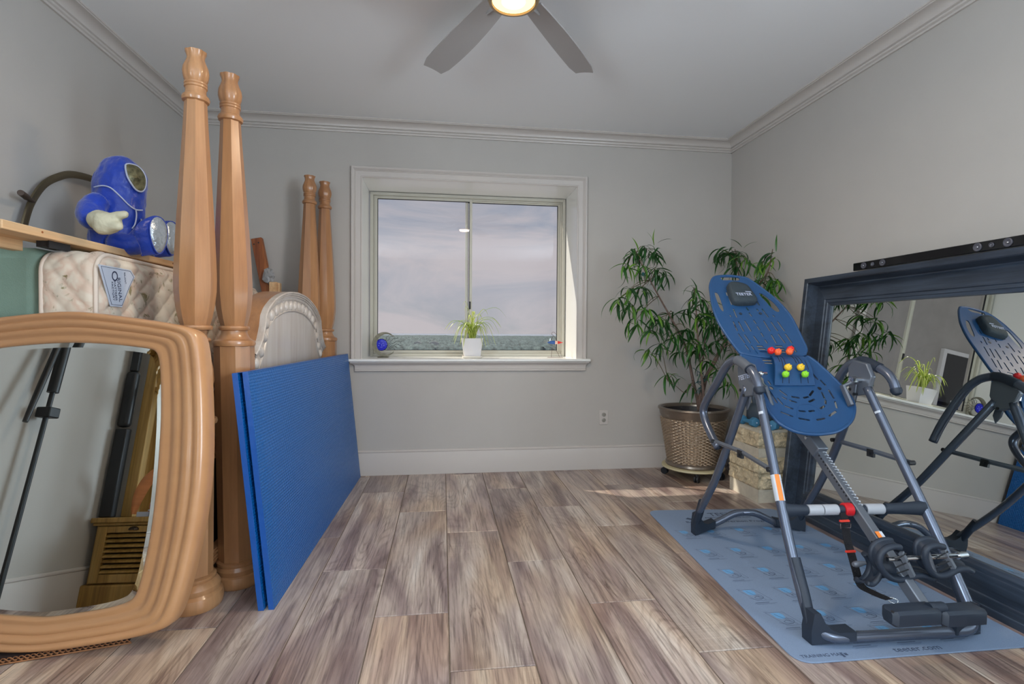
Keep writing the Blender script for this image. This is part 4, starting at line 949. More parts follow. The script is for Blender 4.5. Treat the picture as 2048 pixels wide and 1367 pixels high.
mb = MB(); p = at_z(1690, 1309, ZM); mb.bx(p.x-0.012, p.x-0.003, p.y-0.010, p.y+0.010, ZM-0.0002, ZM+0.0002); mb.bx(p.x+0.001, p.x+0.012, p.y-0.002, p.y+0.010, ZM-0.0002, ZM+0.0002)
p = at_z(1386, 1038, ZM); mb.prism([(p.x-0.02, p.y+0.03), (p.x+0.05, p.y-0.03), (p.x+0.01, p.y-0.03), (p.x-0.04, p.y+0.01)], lambda q: (q[0], q[1], ZM-0.0002), lambda q: (q[0], q[1], ZM+0.0002))
random.seed(5)
part('printed_mark', mb, m_prn, ymt)
def ln(m_, a, b_, w):
    a = Vector((*a, ZM)); b_ = Vector((*b_, ZM)); d = (b_-a).normalized(); n_ = Vector((-d.y, d.x, 0))*w/2; m_.add([a-n_, a+n_, b_+n_, b_-n_], [(0, 1, 2, 3)])
for ry, xs in ((2.63, (1.30, 1.45, 1.62, 1.79, 1.93)), (2.38, (1.30, 1.46, 1.63, 1.80, 1.95)), (2.16, (1.30, 1.47, 1.64, 1.80, 1.96)), (1.97, (1.29, 1.45, 1.62, 1.80, 1.96)), (1.79, (1.30, 1.47, 1.64, 1.80, 1.96)), (1.66, (1.46, 1.63, 1.80))):
    for x in xs:
        x -= (2.6-ry)*0.03; mb = MB(); blue = MB()
        a, b_ = x-0.045, x+0.05; t_, bt_ = ry+0.055, ry-0.035
        k = random.random(); y0_ = ry+0.010
        blue.add([(a+0.016, t_-0.004, ZM), (a+0.052, t_-0.004, ZM), (a+0.060, t_-0.020, ZM), (a+0.056, y0_+0.004, ZM), (a+0.040, y0_-0.002, ZM), (a+0.022, y0_+0.006, ZM)], [(5, 4, 3, 2, 1, 0)])
        for q0, q1 in (((a, t_), (a+0.070, t_)), ((a+0.070, t_), (b_, bt_)), ((a, t_), (a+0.03, bt_)), ((a+0.03, bt_), (b_, bt_)), ((a-0.004, t_+0.006), (a+0.012, t_+0.006))): ln(mb, q0, q1, 0.0014)
        pr_ = [(a+0.042+0.030*math.cos(t)*(0.8+0.4*k), ry-0.005+0.022*math.sin(t)) for t in [PI*(0.9+k*0.3)+i*0.55 for i in range(8)]]
        for q0, q1 in zip(pr_, pr_[1:]): ln(mb, q0, q1, 0.0020)
        pr_ = [(a+0.050+0.016*math.cos(t)*(0.8+0.4*k), ry-0.012+0.010*math.sin(t)) for t in [i*0.9 for i in range(7)]]
        for q0, q1 in zip(pr_, pr_[1:]): ln(mb, q0, q1, 0.0018)
        ln(mb, (a+0.028, t_-0.012), (a+0.045+0.02*k, ry-0.015), 0.0022); ln(mb, (a+0.05, ry+0.02), (a+0.06+0.02*k, ry-0.03), 0.0018)
        ln(mb, (a+0.012, bt_-0.016), (b_-0.012-0.02*k, bt_-0.016), 0.0032); ln(mb, (a+0.004, bt_-0.023), (b_+0.006, bt_-0.023), 0.0012); ln(mb, (a+0.012, bt_-0.028), (b_-0.01*k, bt_-0.028), 0.0012)
        dg_ = part('printed_diagram', mb, m_prn, ymt); part('printed_figure', blue, m_pb, dg_)

# ---- potted tree
PX, PY = 1.893, 3.755
tr = thing('potted_tree', (PX, PY, 0), 'tall narrow leaved ficus tree in a bronze wicker pot on a wheeled stand', 'potted plant')
m_bronze = mat('bronze_resin', (128, 116, 104), 0.3, 0.6); m_wick = mat('bronze_wicker', (172, 152, 130), 0.28, 0.7, noise=(8, 0.12))
part('pot_rim', MB().lathe([(0.205, 0.44), (0.232, 0.445), (0.245, 0.470), (0.252, 0.500), (0.262, 0.512), (0.258, 0.523), (0.240, 0.524), (0.225, 0.512), (0.220, 0.47)], (PX, PY, 0), 56, cap=False), m_bronze, tr, smooth=True)
nk, nr = 256, 132; rows = []; ncol, nrow = 56, 30
for i in range(nr+1):
    t = i/nr; z = 0.115+t*(0.445-0.115); r0 = 0.185+(0.240-0.185)*t; row = []
    for k in range(nk):
        a = 2*PI*k/nk; u = a/(2*PI)*ncol; v = t*nrow; rw = int(v)
        ph = math.sin(PI*(u+rw)); edge = abs(math.sin(PI*v))**0.6
        h = 0.007*ph*edge+0.002*edge-0.008*(1-edge)
        row.append((PX+(r0+h)*math.cos(a), PY+(r0+h)*math.sin(a), z))
    rows.append(row)
part('wicker_basket', MB().grid(rows, closed=True), m_wick, tr, smooth=True, ang=180)
part('pot_foot', MB().lathe([(0.17, 0.085), (0.195, 0.085), (0.203, 0.095), (0.200, 0.110), (0.188, 0.120), (0.17, 0.118)], (PX, PY, 0), 48), m_bronze, tr, smooth=True)
part('liner', MB().lathe([(0.222, 0.50), (0.212, 0.462), (0.002, 0.460)], (PX, PY, 0), 48, cap=False), mat('dark_liner', (36, 32, 34), 0.5), tr, smooth=True)
part('soil', MB().lathe([(0.212, 0.462), (0.15, 0.470), (0.002, 0.474)], (PX, PY, 0), 36, cap=False), mat('red_brown_mulch', (112, 60, 42), 0.95, noise=(50, 0.5), bump=(60, 1.0)), tr, smooth=True)
cd = part('caddy_ring', MB().lathe([(0.14, 0.066), (0.222, 0.066), (0.230, 0.072), (0.228, 0.082), (0.215, 0.085), (0.14, 0.085)], (PX, PY, 0), 48), mat('cream_caddy', (196, 186, 150), 0.45), tr, 'round cream wheeled plant stand', smooth=True)
for q in ((1340, 944), (1394, 963), (1446, 957), None):
    p = at_z(q[0], q[1]+3, 0.0) if q else Vector((PX+0.03, PY+0.2, 0))
    d = (Vector((p.x, p.y, 0))-Vector((PX, PY, 0))); d = d.normalized()*0.205; p = Vector((PX, PY, 0))+d
    mb = MB(); ax = Vector((-d.y, d.x, 0)).normalized(); ax = (ax+d.normalized()*0.5).normalized()
    mb.cyl(p+Vector((0, 0, 0.026))-ax*0.016, p+Vector((0, 0, 0.026))-ax*0.004, 0.026, seg=20); mb.cyl(p+Vector((0, 0, 0.026))+ax*0.004, p+Vector((0, 0, 0.026))+ax*0.016, 0.026, seg=20)
    mb.cyl(p+Vector((0, 0, 0.026))-ax*0.006, p+Vector((0, 0, 0.026))+ax*0.006, 0.010, seg=10); mb.cyl(p+Vector((0, 0, 0.04)), p+Vector((0, 0, 0.07)), 0.008, seg=10)
    part('caster', mb, M_black, cd, smooth=True)
m_bark = mat('grey_brown_bark', (112, 92, 82), 0.85, noise=(30, 0.3), bump=(60, 0.8)); m_twig = mat('thin_twig', (96, 84, 60), 0.7)
bz = 0.465
def ty(a, b_, Y, lim=2.20):
    p = at_y(a, b_, Y)
    return at_x(a, b_, lim) if p.x > lim else p
def br(pts, r0, r1, nm='branch', m_=None):
    q = smoothpath([ty(a, b_, Y) for a, b_, Y in pts], 5); n_ = len(q)
    return part(nm, MB().tube(q, [r0+(r1-r0)*i/(n_-1) for i in range(n_)], 8), m_ or m_bark, tr, smooth=True, ang=180)
br([(1404, 822, 3.74), (1401, 800, 3.74), (1406, 775, 3.74), (1412, 755, 3.73), (1428, 725, 3.72), (1446, 690, 3.71), (1468, 655, 3.70), (1490, 620, 3.72), (1510, 580, 3.75), (1524, 540, 3.78)], 0.023, 0.006, 'trunk')
br([(1398, 822, 3.76), (1394, 795, 3.76), (1386, 760, 3.75), (1380, 730, 3.74), (1375, 705, 3.74), (1366, 680, 3.72), (1350, 650, 3.71), (1338, 628, 3.70), (1322, 600, 3.69), (1300, 560, 3.68), (1284, 530, 3.67), (1272, 505, 3.66)], 0.013, 0.0035)
br([(1408, 822, 3.70), (1406, 780, 3.68), (1402, 740, 3.66), (1398, 700, 3.64), (1394, 650, 3.62), (1392, 610, 3.62), (1388, 575, 3.62)], 0.011, 0.003)
br([(1492, 600, 3.74), (1480, 560, 3.78), (1472, 520, 3.82), (1470, 498, 3.84)], 0.007, 0.003)
br([(1512, 575, 3.76), (1535, 545, 3.80), (1542, 515, 3.82), (1545, 498, 3.84)], 0.006, 0.002)
br([(1402, 740, 3.70), (1408, 700, 3.72), (1412, 650, 3.75), (1418, 610, 3.78)], 0.006, 0.0025)
br([(1386, 760, 3.70), (1372, 785, 3.62), (1350, 770, 3.58), (1336, 762, 3.56)], 0.0035, 0.0015)
br([(1440, 700, 3.70), (1462, 690, 3.62), (1480, 720, 3.58)], 0.004, 0.002)
mb = MB(); 
random.seed(11)
for i in range(26):
    p = at_y(1402+random.uniform(-8, 8), 765+random.uniform(-22, 22), 3.70+random.uniform(-0.03, 0.03)); q = p+Vector((random.uniform(-1, 1), random.uniform(-1, 1), random.uniform(-1, 1)))*0.035; r_ = q+Vector((random.uniform(-1, 1), random.uniform(-1, 1), random.uniform(-1, 1)))*0.03
    mb.tube([p, q, r_], 0.0022, 5)
tag(part('garden_tie', mb, mat('dark_teal_tie', (20, 78, 80), 0.6), tr, 'dark teal ties wound round the stems'), kind='stuff')
mb = MB(); p = at_y(1286, 548, 3.66); mb.box(p, (0.022, 0.004, 0.026), Matrix.Rotation(0.6, 3, 'Y')); part('clip', mb, mat('teal_clip', (24, 90, 96), 0.5), tr, 'small teal clip')
# leaves: long drooping blades, five shapes
def leafmat(name, c1, c2, c3):
    m = bpy.data.materials.new(name); m.use_nodes = True; nt = m.node_tree; b = nt.nodes['Principled BSDF']
    oi = N(nt, 'ShaderNodeObjectInfo'); r = ramp(nt, [(0.0, s2l(c1)), (0.6, s2l(c2)), (1.0, s2l(c3))]); nt.links.new(oi.outputs['Random'], r.inputs[0]); nt.links.new(r.outputs[0], b.inputs['Base Color'])
    b.inputs['Roughness'].default_value = 0.32; b.inputs['Subsurface Weight'].default_value = 0.0
    tl = N(nt, 'ShaderNodeBsdfTranslucent'); nt.links.new(r.outputs[0], tl.inputs[0]); mx = N(nt, 'ShaderNodeMixShader', inp={0: 0.3}); o = nt.nodes['Material Output']
    nt.links.new(b.outputs[0], mx.inputs[1]); nt.links.new(tl.outputs[0], mx.inputs[2]); nt.links.new(mx.outputs[0], o.inputs[0]); return m
m_leaf = leafmat('ficus_leaf', (30, 72, 34), (56, 112, 40), (118, 164, 56))
leaves = []
for v_ in range(6):
    Ln, Wd, cv = 0.150+0.014*(v_ % 3), 0.0098+0.0014*(v_ % 2), 0.5+0.22*v_
    m_ = MB(); rows = []; x = z = 0.0; th = 0.35
    for i in range(9):
        t = i/8; w = Wd*(math.sin(PI*min(1, t*0.93+0.06))**0.8)*(1-0.35*t)
        rows.append([(x, -w, z+w*0.35), (x, 0, z), (x, w, z+w*0.35)])
        x += Ln/8*math.cos(th); z += Ln/8*math.sin(th); th -= cv/8*1.5
    m_.grid(rows); me = m_.mesh('leaf'); me.materials.append(m_leaf); me.shade_smooth(); leaves.append(me)
clusters = [(1266, 500, 3.62, 11), (1290, 492, 3.66, 9), (1306, 500, 3.70, 10), (1252, 530, 3.60, 8), (1312, 535, 3.66, 11), (1328, 545, 3.70, 8), (1286, 530, 3.60, 8), (1262, 575, 3.58, 10), (1285, 575, 3.62, 10), (1236, 598, 3.56, 8), (1256, 608, 3.62, 9), (1290, 612, 3.58, 11), (1312, 632, 3.58, 12), (1272, 640, 3.56, 8),
            (1330, 640, 3.66, 11), (1345, 625, 3.74, 7), (1300, 655, 3.54, 8), (1298, 700, 3.54, 6), (1320, 688, 3.56, 8), (1352, 668, 3.62, 11), (1372, 655, 3.68, 10), (1388, 573, 3.60, 5), (1392, 590, 3.62, 8), (1408, 600, 3.62, 9), (1380, 618, 3.66, 8), (1400, 630, 3.58, 11), (1424, 622, 3.66, 9), (1418, 648, 3.70, 10), (1436, 640, 3.74, 8),
            (1384, 680, 3.58, 10), (1400, 690, 3.64, 10), (1366, 700, 3.66, 6), (1430, 680, 3.64, 8), (1415, 716, 3.60, 7), (1452, 668, 3.70, 8), (1470, 700, 3.66, 8), (1336, 745, 3.54, 4), (1350, 748, 3.56, 3), (1382, 768, 3.58, 3), (1440, 735, 3.60, 6), (1458, 765, 3.62, 6), (1440, 500, 3.80, 9), (1460, 497, 3.82, 10), (1474, 502, 3.84, 12), (1492, 515, 3.84, 8),
            (1480, 530, 3.78, 8), (1510, 560, 3.78, 9), (1528, 520, 3.82, 8), (1545, 508, 3.84, 9), (1540, 555, 3.80, 10), (1552, 560, 3.82, 7), (1524, 590, 3.78, 8), (1504, 600, 3.74, 8)]
cand = []; tw = MB()
stems = [ty(a, b_, Y) for a, b_, Y in ((1401, 790, 3.74), (1412, 755, 3.73), (1446, 690, 3.71), (1490, 620, 3.72), (1524, 540, 3.78), (1380, 730, 3.74), (1366, 680, 3.72), (1338, 628, 3.70), (1300, 560, 3.68), (1272, 505, 3.66), (1398, 700, 3.64), (1392, 610, 3.62), (1480, 560, 3.78), (1472, 520, 3.82), (1535, 545, 3.80), (1545, 500, 3.84), (1412, 650, 3.75), (1372, 785, 3.62), (1336, 762, 3.56), (1318, 592, 3.69), (1350, 650, 3.71), (1462, 690, 3.62))]
for px, py, Y, n_ in clusters:
    c = ty(px, py, Y); sm = min(stems, key=lambda s_: (s_-c).length)
    mid_ = sm.lerp(c, 0.5)+Vector((0, 0, 0.02)); tw.tube(smoothpath([sm, mid_, c], 3), [0.0026]*4+[0.0018]*3, 5)
    n2 = int(n_*1.3+0.5)
    for i in range(n2):
        a = 2*PI*(i+random.random()*0.7)/n2; s_ = random.uniform(0.72, 1.12)
        pos = c+Vector((random.gauss(0, 0.016), random.gauss(0, 0.016), random.uniform(-0.035, 0.012)))
        pit = random.uniform(0.15, 1.15)
        dx, dy = math.cos(a), math.sin(a)*0.75
        if pos.y+dy*0.17 > 4.0: a = -abs(a % PI)
        if pos.x+math.cos(a)*0.17 > 2.32: a = PI-a if abs(math.cos(a)) > 0.2 else PI
        Rm = Matrix.Rotation(a, 3, 'Z') @ Matrix.Rotation(pit, 3, 'Y') @ Matrix.Rotation(random.uniform(-0.7, 0.7), 3, 'X')
        cand.append((pos, Rm, s_, random.randrange(6)))
    tip = c+Vector((0, 0, 0.0)); 
tag(part('twigs', tw, m_twig, tr, smooth=True, ang=180), kind='stuff')
for px, py, Y, a, up in ((1303, 492, 3.66, 0.3, -1.5), (1302, 494, 3.66, 2.6, -1.1), (1272, 505, 3.64, 3.6, -0.9), (1310, 488, 3.66, 0.1, -0.25), (1388, 585, 3.60, 3.3, -1.0), (1385, 590, 3.60, 3.1, -0.2), (1543, 505, 3.84, 0.8, -1.4), (1476, 496, 3.84, 3.1, -0.5), (1480, 498, 3.84, 0.0, -0.4)):
    cand.append((ty(px, py, Y)+Vector((0, -0.05, 0)), Matrix.Rotation(a, 3, 'Z') @ Matrix.Rotation(up, 3, 'Y'), 0.8, 0))
random.shuffle(cand); cand.sort(key=lambda q: q[0].y)
def lm(q): m4 = q[1].to_4x4(); m4 = Matrix.Translation(q[0]-org(tr)) @ m4 @ Matrix.Scale(q[2], 4); return m4
for q in cand[:300]:
    o = bpy.data.objects.new('leaf', leaves[q[3]]); COL.objects.link(o); o.parent = tr; o.matrix_local = lm(q)
bmx = bmesh.new()
for q in cand[300:]:
    me = leaves[q[3]].copy(); me.transform(lm(q)); bmx.from_mesh(me); bpy.data.meshes.remove(me)
me = bpy.data.meshes.new('foliage'); bmx.to_mesh(me); bmx.free(); me.shade_smooth(); me.materials.append(m_leaf)
o = bpy.data.objects.new('foliage', me); COL.objects.link(o); o.parent = tr; o['kind'] = 'stuff'
print('LEAVES', len(cand))

# ---- split-face stone pedestal
m_stone = mat('split_face_stone', (206, 190, 158), 0.85, noise=(40, 0.32), bump=(70, 1.0)); m_stone2 = mat('smooth_stone', (200, 192, 174), 0.75, noise=(18, 0.12), bump=(60, 0.25))
sp = thing('stone_pedestal', (2.14, 3.245, 0), 'cream split face stone pedestal between the potted tree and the black mirror', 'pedestal')
SX0, SX1, SPY0, SPY1 = 1.992, 2.285, 3.078, 3.415
from mathutils import noise as mn
def course(za, zb, rough, inset, nm, m_, phase=0):
    rows = []; per = []
    nx, nyy = 30, 34
    for i in range(nx): per.append((SX0+(SX1-SX0)*i/nx, SPY0, 0, -1))
    for i in range(nyy): per.append((SX1, SPY0+(SPY1-SPY0)*i/nyy, 1, 0))
    for i in range(nx): per.append((SX1-(SX1-SX0)*i/nx, SPY1, 0, 1))
    for i in range(nyy): per.append((SX0, SPY1-(SPY1-SPY0)*i/nyy, -1, 0))
    nz_ = max(3, int((zb-za)/0.009)); cx_, cy_ = (SX0+SX1)/2, (SPY0+SPY1)/2
    for j in range(nz_+1):
        z = za+(zb-za)*j/nz_; row = []
        for x, y, nx_, ny_ in per:
            h = -inset
            if rough:
                e = min(1, min(j, nz_-j)/1.0)
                q = Vector((x*22, y*22, z*34+phase)); c1 = mn.cell(Vector((round(x*14+0.2), round(y*14), round(z*26+phase))))
                h = rough*(mn.noise(q)*0.9+mn.noise(q*2.6)*0.5+c1*0.7+0.1)*e-inset*(1-e)
                h = min(h, 0.013)
            dx, dy = (nx_, ny_)
            if abs(x-SX0) < 1e-6 and abs(y-SPY0) < 1e-6: dx, dy = -0.7, -0.7
            row.append((x+dx*h, y+dy*h, z))
        rows.append(row)
    mb = MB(); mb.grid(rows, closed=True); n_ = len(per); mb.f.append(list(range(n_))[::-1]); mb.m.append(0); mb.f.append([len(mb.v)-n_+k for k in range(n_)]); mb.m.append(0)
    return part(nm, mb, m_, sp, smooth=True, ang=50)
course(0.0, 0.085, 0, 0.004, 'base_course', m_stone2)
course(0.086, 0.185, 0.011, 0.004, 'rough_course', m_stone, 1.3); course(0.186, 0.290, 0.011, 0.004, 'rough_course', m_stone, 4.7)
course(0.291, 0.350, 0, 0.004, 'smooth_course', m_stone2)
course(0.351, 0.448, 0.011, 0.004, 'rough_course', m_stone, 8.1)
course(0.449, 0.466, 0, 0.004, 'cap', m_stone2)
# ---- dumbbells and weight
m_db = mat('blue_neoprene', (62, 122, 158), 0.5, bump=(300, 0.2))
def dumbbell(p0, p1, label, r=0.034):
    p0 = Vector(p0); p1 = Vector(p1); d = (p1-p0).normalized()
    t = thing('dumbbell', (p0+p1)/2-Vector((0, 0, r*0.87)), label, 'dumbbell', 'blue dumbbells on the stone pedestal')
    for a, s_ in ((p0, 1), (p1, -1)):
        mb = MB(); mb.tube([a-d*s_*0.024, a-d*s_*0.018, a+d*s_*0.018, a+d*s_*0.026], [r*0.62, r, r, r*0.55], 6, upv=(0, 0, 1)); q = part('head', mb, m_db, t, bevel=0.004, bseg=3)
        mb = MB(); mb.box(a-d*s_*0.0245, (0.007, 0.007, 0.007), Vector((0, 0, 1)).rotation_difference(d).to_matrix()); part('number_mark', mb, m_wpipe, q)
    part('handle', MB().cyl(p0+d*0.02, p1-d*0.02, 0.0135, seg=16), m_db, t, smooth=True); return t
zt = 0.466; r_ = 0.034
a = at_z(1480, 838, zt+r_*0.87); b_ = at_z(1513, 846, zt+r_*0.87)
d = (b_-a).normalized(); b_ = a+d*0.125
dumbbell(a+Vector((0.012, 0, 0)), b_+Vector((0.012, 0, 0)), 'blue dumbbell lying on the left half of the stone pedestal')
c_ = at_z(1547, 850, zt+r_*0.87); dumbbell(c_, c_+Vector((0.122, 0.05, 0)), 'blue dumbbell lying on the front right corner of the stone pedestal')
kc = at_y(1522, 815, 3.31); kz = zt+0.076
kb = thing('kettlebell', (kc.x, 3.33, zt), 'dark slate grey kettlebell standing behind the blue dumbbells', 'kettlebell')
m_kb = mat('slate_vinyl', (58, 70, 82), 0.42)
part('body', MB().lathe([(0.074, zt), (0.086, zt+0.006), (0.098, zt+0.045), (0.098, zt+0.085), (0.084, zt+0.125), (0.055, zt+0.150), (0.002, zt+0.158)], (kc.x+0.005, 3.305, 0), 36), m_kb, kb, smooth=True)
part('handle', MB().tube(smoothpath([(kc.x-0.045, 3.305, zt+0.13), (kc.x-0.058, 3.305, zt+0.18), (kc.x-0.035, 3.305, zt+0.215), (kc.x+0.04, 3.305, zt+0.215), (kc.x+0.066, 3.305, zt+0.18), (kc.x+0.053, 3.305, zt+0.13)], 5), 0.014, 12), m_kb, kb, smooth=True)
part('rim_line', MB().tube([(kc.x+0.005+0.0875*math.cos(t), 3.305+0.0875*math.sin(t), zt+0.011) for t in [2*PI*k/40 for k in range(40)]], 0.002, 6, closed=True), mat('pale_rim', (120, 138, 150), 0.5), kb, smooth=True)

# ================================================================== INVERSION TABLE
IT = thing('inversion_table', (1.60, 2.12, 0.006), 'inversion table with slotted navy backboard and gunmetal frame on the printed mat', 'inversion table')
from mathutils.geometry import delaunay_2d_cdt
BA = math.radians(49); BP = Vector((1.60, 2.312, 0.999)); BU = Vector((1, 0, 0)); BV = Vector((0, math.cos(BA), math.sin(BA))); BN_ = Vector((0, -math.sin(BA), math.cos(BA)))
OX, OY, S5 = 1380, 520, 3.597
def bedz(q, off=0.0):
    p = at_plane(OX+q[0]/S5, OY+q[1]/S5, BP+BN_*off, BN_); return ((p-BP).dot(BU), (p-BP).dot(BV))
def bed3(u, v, h): return BP+BU*u+BV*v+BN_*h
def inside(p, poly):
    c = False; j = len(poly)-1
    for i in range(len(poly)):
        if (poly[i][1] > p[1]) != (poly[j][1] > p[1]) and p[0] < (poly[j][0]-poly[i][0])*(p[1]-poly[i][1])/(poly[j][1]-poly[i][1])+poly[i][0]: c = not c
        j = i
    return c
def slot(a, b_, w=0.0088):
    a = Vector(bedz(a)); b_ = Vector(bedz(b_)); d = (b_-a).normalized(); n_ = Vector((-d.y, d.x))*w/2
    return [tuple(a-n_), tuple(a-n_*0.4-d*w*0.3), tuple(a+n_*0.4-d*w*0.3), tuple(a+n_), tuple(b_+n_), tuple(b_+n_*0.4+d*w*0.3), tuple(b_-n_*0.4+d*w*0.3), tuple(b_-n_)]
def shell(outline, holes, hfun, th, name, mt, label=None, gridstep=0.022, parent=None):
    vs, es = [], []
    def loop(l):
        b0 = len(vs); vs.extend([Vector(p) for p in l]); es.extend([(b0+i, b0+(i+1) % len(l)) for i in range(len(l))])
    loop(outline)
    for h in holes: loop(h)
    xs = [p[0] for p in outline]; ys = [p[1] for p in outline]
    x = min(xs)
    while x < max(xs):
        y = min(ys)
        while y < max(ys):
            if inside((x, y), outline): vs.append(Vector((x, y)))
            y += gridstep
        x += gridstep
    ov, oe, of, *_ = delaunay_2d_cdt(vs, es, [], 0, 1e-5)
    mb = MB(); fs = []
    for f in of:
        c = sum((ov[i] for i in f), Vector((0, 0)))/len(f)
        if inside(c, outline) and not any(inside(c, h) for h in holes): fs.append(tuple(f))
    used = sorted({i for f in fs for i in f}); mp2 = {o_: n2 for n2, o_ in enumerate(used)}
    mb.add([bed3(ov[i].x, ov[i].y, hfun(ov[i].x, ov[i].y)) for i in used], [tuple(mp2[i] for i in f) for f in fs])
    o = part(name, mb, mt, parent or IT, label, smooth=True, ang=50)
    md = o.modifiers.new('solid', 'SOLIDIFY'); md.thickness = th; md.offset = -1; es_ = o.modifiers.new('split', 'EDGE_SPLIT'); es_.split_angle = math.radians(40)
    return o
def sm(poly, n=3): r = smoothpath([Vector((p[0], p[1], 0)) for p in poly], n, True); return [(p.x, p.y) for p in r]
head_px = [(147, 180), (150, 235), (165, 330), (200, 430), (240, 500), (280, 560), (318, 612), (352, 652), (385, 668), (600, 690), (812, 676), (832, 664), (838, 632), (800, 550), (740, 430), (700, 370), (650, 312), (600, 262), (540, 212), (480, 165), (440, 138), (400, 118), (300, 103), (200, 108), (165, 130)]
headuv = sm([bedz(p) for p in head_px])
hs_ = [((315, 345), (340, 405)), ((265, 225), (272, 250)), ((285, 265), (303, 315)), ((313, 438), (343, 505)), ((352, 437), (390, 507)), ((398, 430), (443, 505)), ((350, 527), (397, 592)), ((395, 530), (437, 590)), ((463, 540), (500, 590)), ((400, 605), (437, 655)), ((447, 612), (488, 668)),
       ((410, 333), (425, 355)), ((430, 372), (448, 397)), ((462, 425), (480, 450)), ((488, 468), (505, 495)), ((515, 515), (532, 542)), ((543, 565), (560, 590)), ((485, 345), (495, 358)), ((523, 345), (567, 403)), ((535, 430), (580, 503)), ((587, 437), (635, 503)), ((633, 435), (683, 505)), ((590, 530), (625, 590)), ((640, 525), (688, 590)), ((690, 525), (735, 590)), ((740, 610), (767, 655)), ((600, 390), (612, 403)), ((487, 293), (502, 317)), ((290, 390), (297, 405))]
holes = [slot(a, b_) for a, b_ in hs_]
for y, xa, xb in ((612, 487, 527), (632, 497, 545), (652, 507, 555), (612, 622, 668), (632, 635, 680), (652, 650, 690)): holes.append(slot((xa, y), (xb, y+1), 0.0105))
holes.append(sm([bedz(p) for p in ((222, 117), (290, 114), (352, 118), (360, 134), (345, 141), (290, 138), (240, 139), (226, 128))], 2))
holes.append(sm([bedz(p) for p in ((180, 230), (200, 234), (218, 268), (238, 330), (244, 364), (230, 367), (208, 335), (188, 280), (178, 245))], 2))
holes.append(sm([bedz(p) for p in ((500, 232), (524, 236), (568, 270), (608, 306), (644, 352), (642, 368), (622, 366), (590, 340), (545, 290), (508, 250))], 2))
def hh(u, v):
    w = 0.19; return 0.010*min(1, (abs(u+0.03)/w)**3)-0.006
m_edge = mat('pale_blue_edge', (118, 156, 204), 0.4)
hd = shell(headuv, holes, hh, 0.0045, 'head_board', M_bluepl, 'slotted navy upper back panel')
part('edge_band', MB().tube([bed3(u, v, hh(u, v)-0.005) for u, v in headuv], 0.0072, 8, closed=True), M_bluepl, hd, smooth=True, ang=180)
for p in ((367, 380), (510, 378)):
    u, v = bedz(p); c = bed3(u, v, hh(u, v)); part('dark_plug', MB().cyl(c-BN_*0.004, c+BN_*0.0015, 0.0085, seg=16), M_rub, hd, smooth=True)
seat_px = [(372, 672), (400, 720), (440, 780), (480, 860), (525, 965), (560, 1080), (600, 1135), (640, 1180), (700, 1215), (760, 1238), (830, 1251), (900, 1256), (970, 1250), (1040, 1238), (1090, 1216), (1130, 1188), (1160, 1155), (1178, 1115), (1186, 1060), (1172, 1010), (1150, 970), (1110, 915), (1060, 860), (1010, 808), (960, 760), (920, 722), (880, 692), (855, 680), (830, 690), (800, 672), (600, 655), (450, 640)]
seatuv = sm([bedz(p) for p in seat_px])
ss = [((530, 860), (550, 900)), ((570, 860), (588, 885)), ((635, 985), (672, 1030)), ((690, 1042), (745, 1063)), ((655, 1090), (740, 1122)), ((575, 930), (630, 1020)), ((785, 1135), (860, 1148)), ((915, 1146), (972, 1134)), ((1008, 925), (1042, 985)), ((1050, 1008), (1062, 1058)), ((1055, 1082), (1005, 1117)), ((958, 938), (978, 985)), ((985, 998), (984, 1024)), ((975, 1040), (945, 1060)),
      ((655, 925), (705, 962)), ((740, 970), (795, 979)), ((828, 979), (862, 971)), ((872, 962), (898, 926)), ((672, 975), (702, 990)), ((725, 998), (775, 1012)), ((865, 1008), (905, 990)), ((790, 1077), (835, 1081)), ((862, 1080), (900, 1075)), ((890, 802), (928, 845)), ((950, 852), (985, 890))]
sh_ = [slot(a, b_, 0.0098) for a, b_ in ss]
for y, xa, xb in ((690, 520, 575), (708, 533, 595), (727, 545, 600), (692, 695, 720), (710, 700, 730), (727, 708, 738)): sh_.append(slot((xa, y), (xb, y+1), 0.0105))
for q in ((593, 910), (943, 910)):
    u, v = bedz(q); sh_.append([(u+0.010*math.cos(t), v+0.010*math.sin(t)) for t in [2*PI*k/12 for k in range(12)]])
vmid = bedz((700, 850))[1]; vlow = bedz((900, 1256))[1]
def hseat(u, v):
    t = max(0, min(1, (vmid-v)/(vmid-vlow))); e = min(1, (abs(u-0.015)/0.21)**2.5)
    return -0.014+0.012*e+0.022*t*t
st_ = shell(seatuv, sh_, hseat, 0.0045, 'seat_board', M_bluepl, 'slotted navy contoured lower panel')
part('edge_band', MB().tube([bed3(u, v, hseat(u, v)-0.005) for u, v in seatuv], 0.0075, 8, closed=True), M_bluepl, st_, smooth=True, ang=180)
# raised arched seat outline
q = [bedz(p) for p in ((772, 1130), (775, 1070), (800, 1035), (850, 1028), (900, 1042), (945, 1085), (958, 1125))]
part('embossed_line', MB().tube([bed3(u, v, hseat(u, v)+0.0003) for u, v in [(p.x, p.y) for p in smoothpath([Vector((a, b_, 0)) for a, b_ in q], 4)]], 0.0013, 5), M_bluepl, st_, smooth=True)
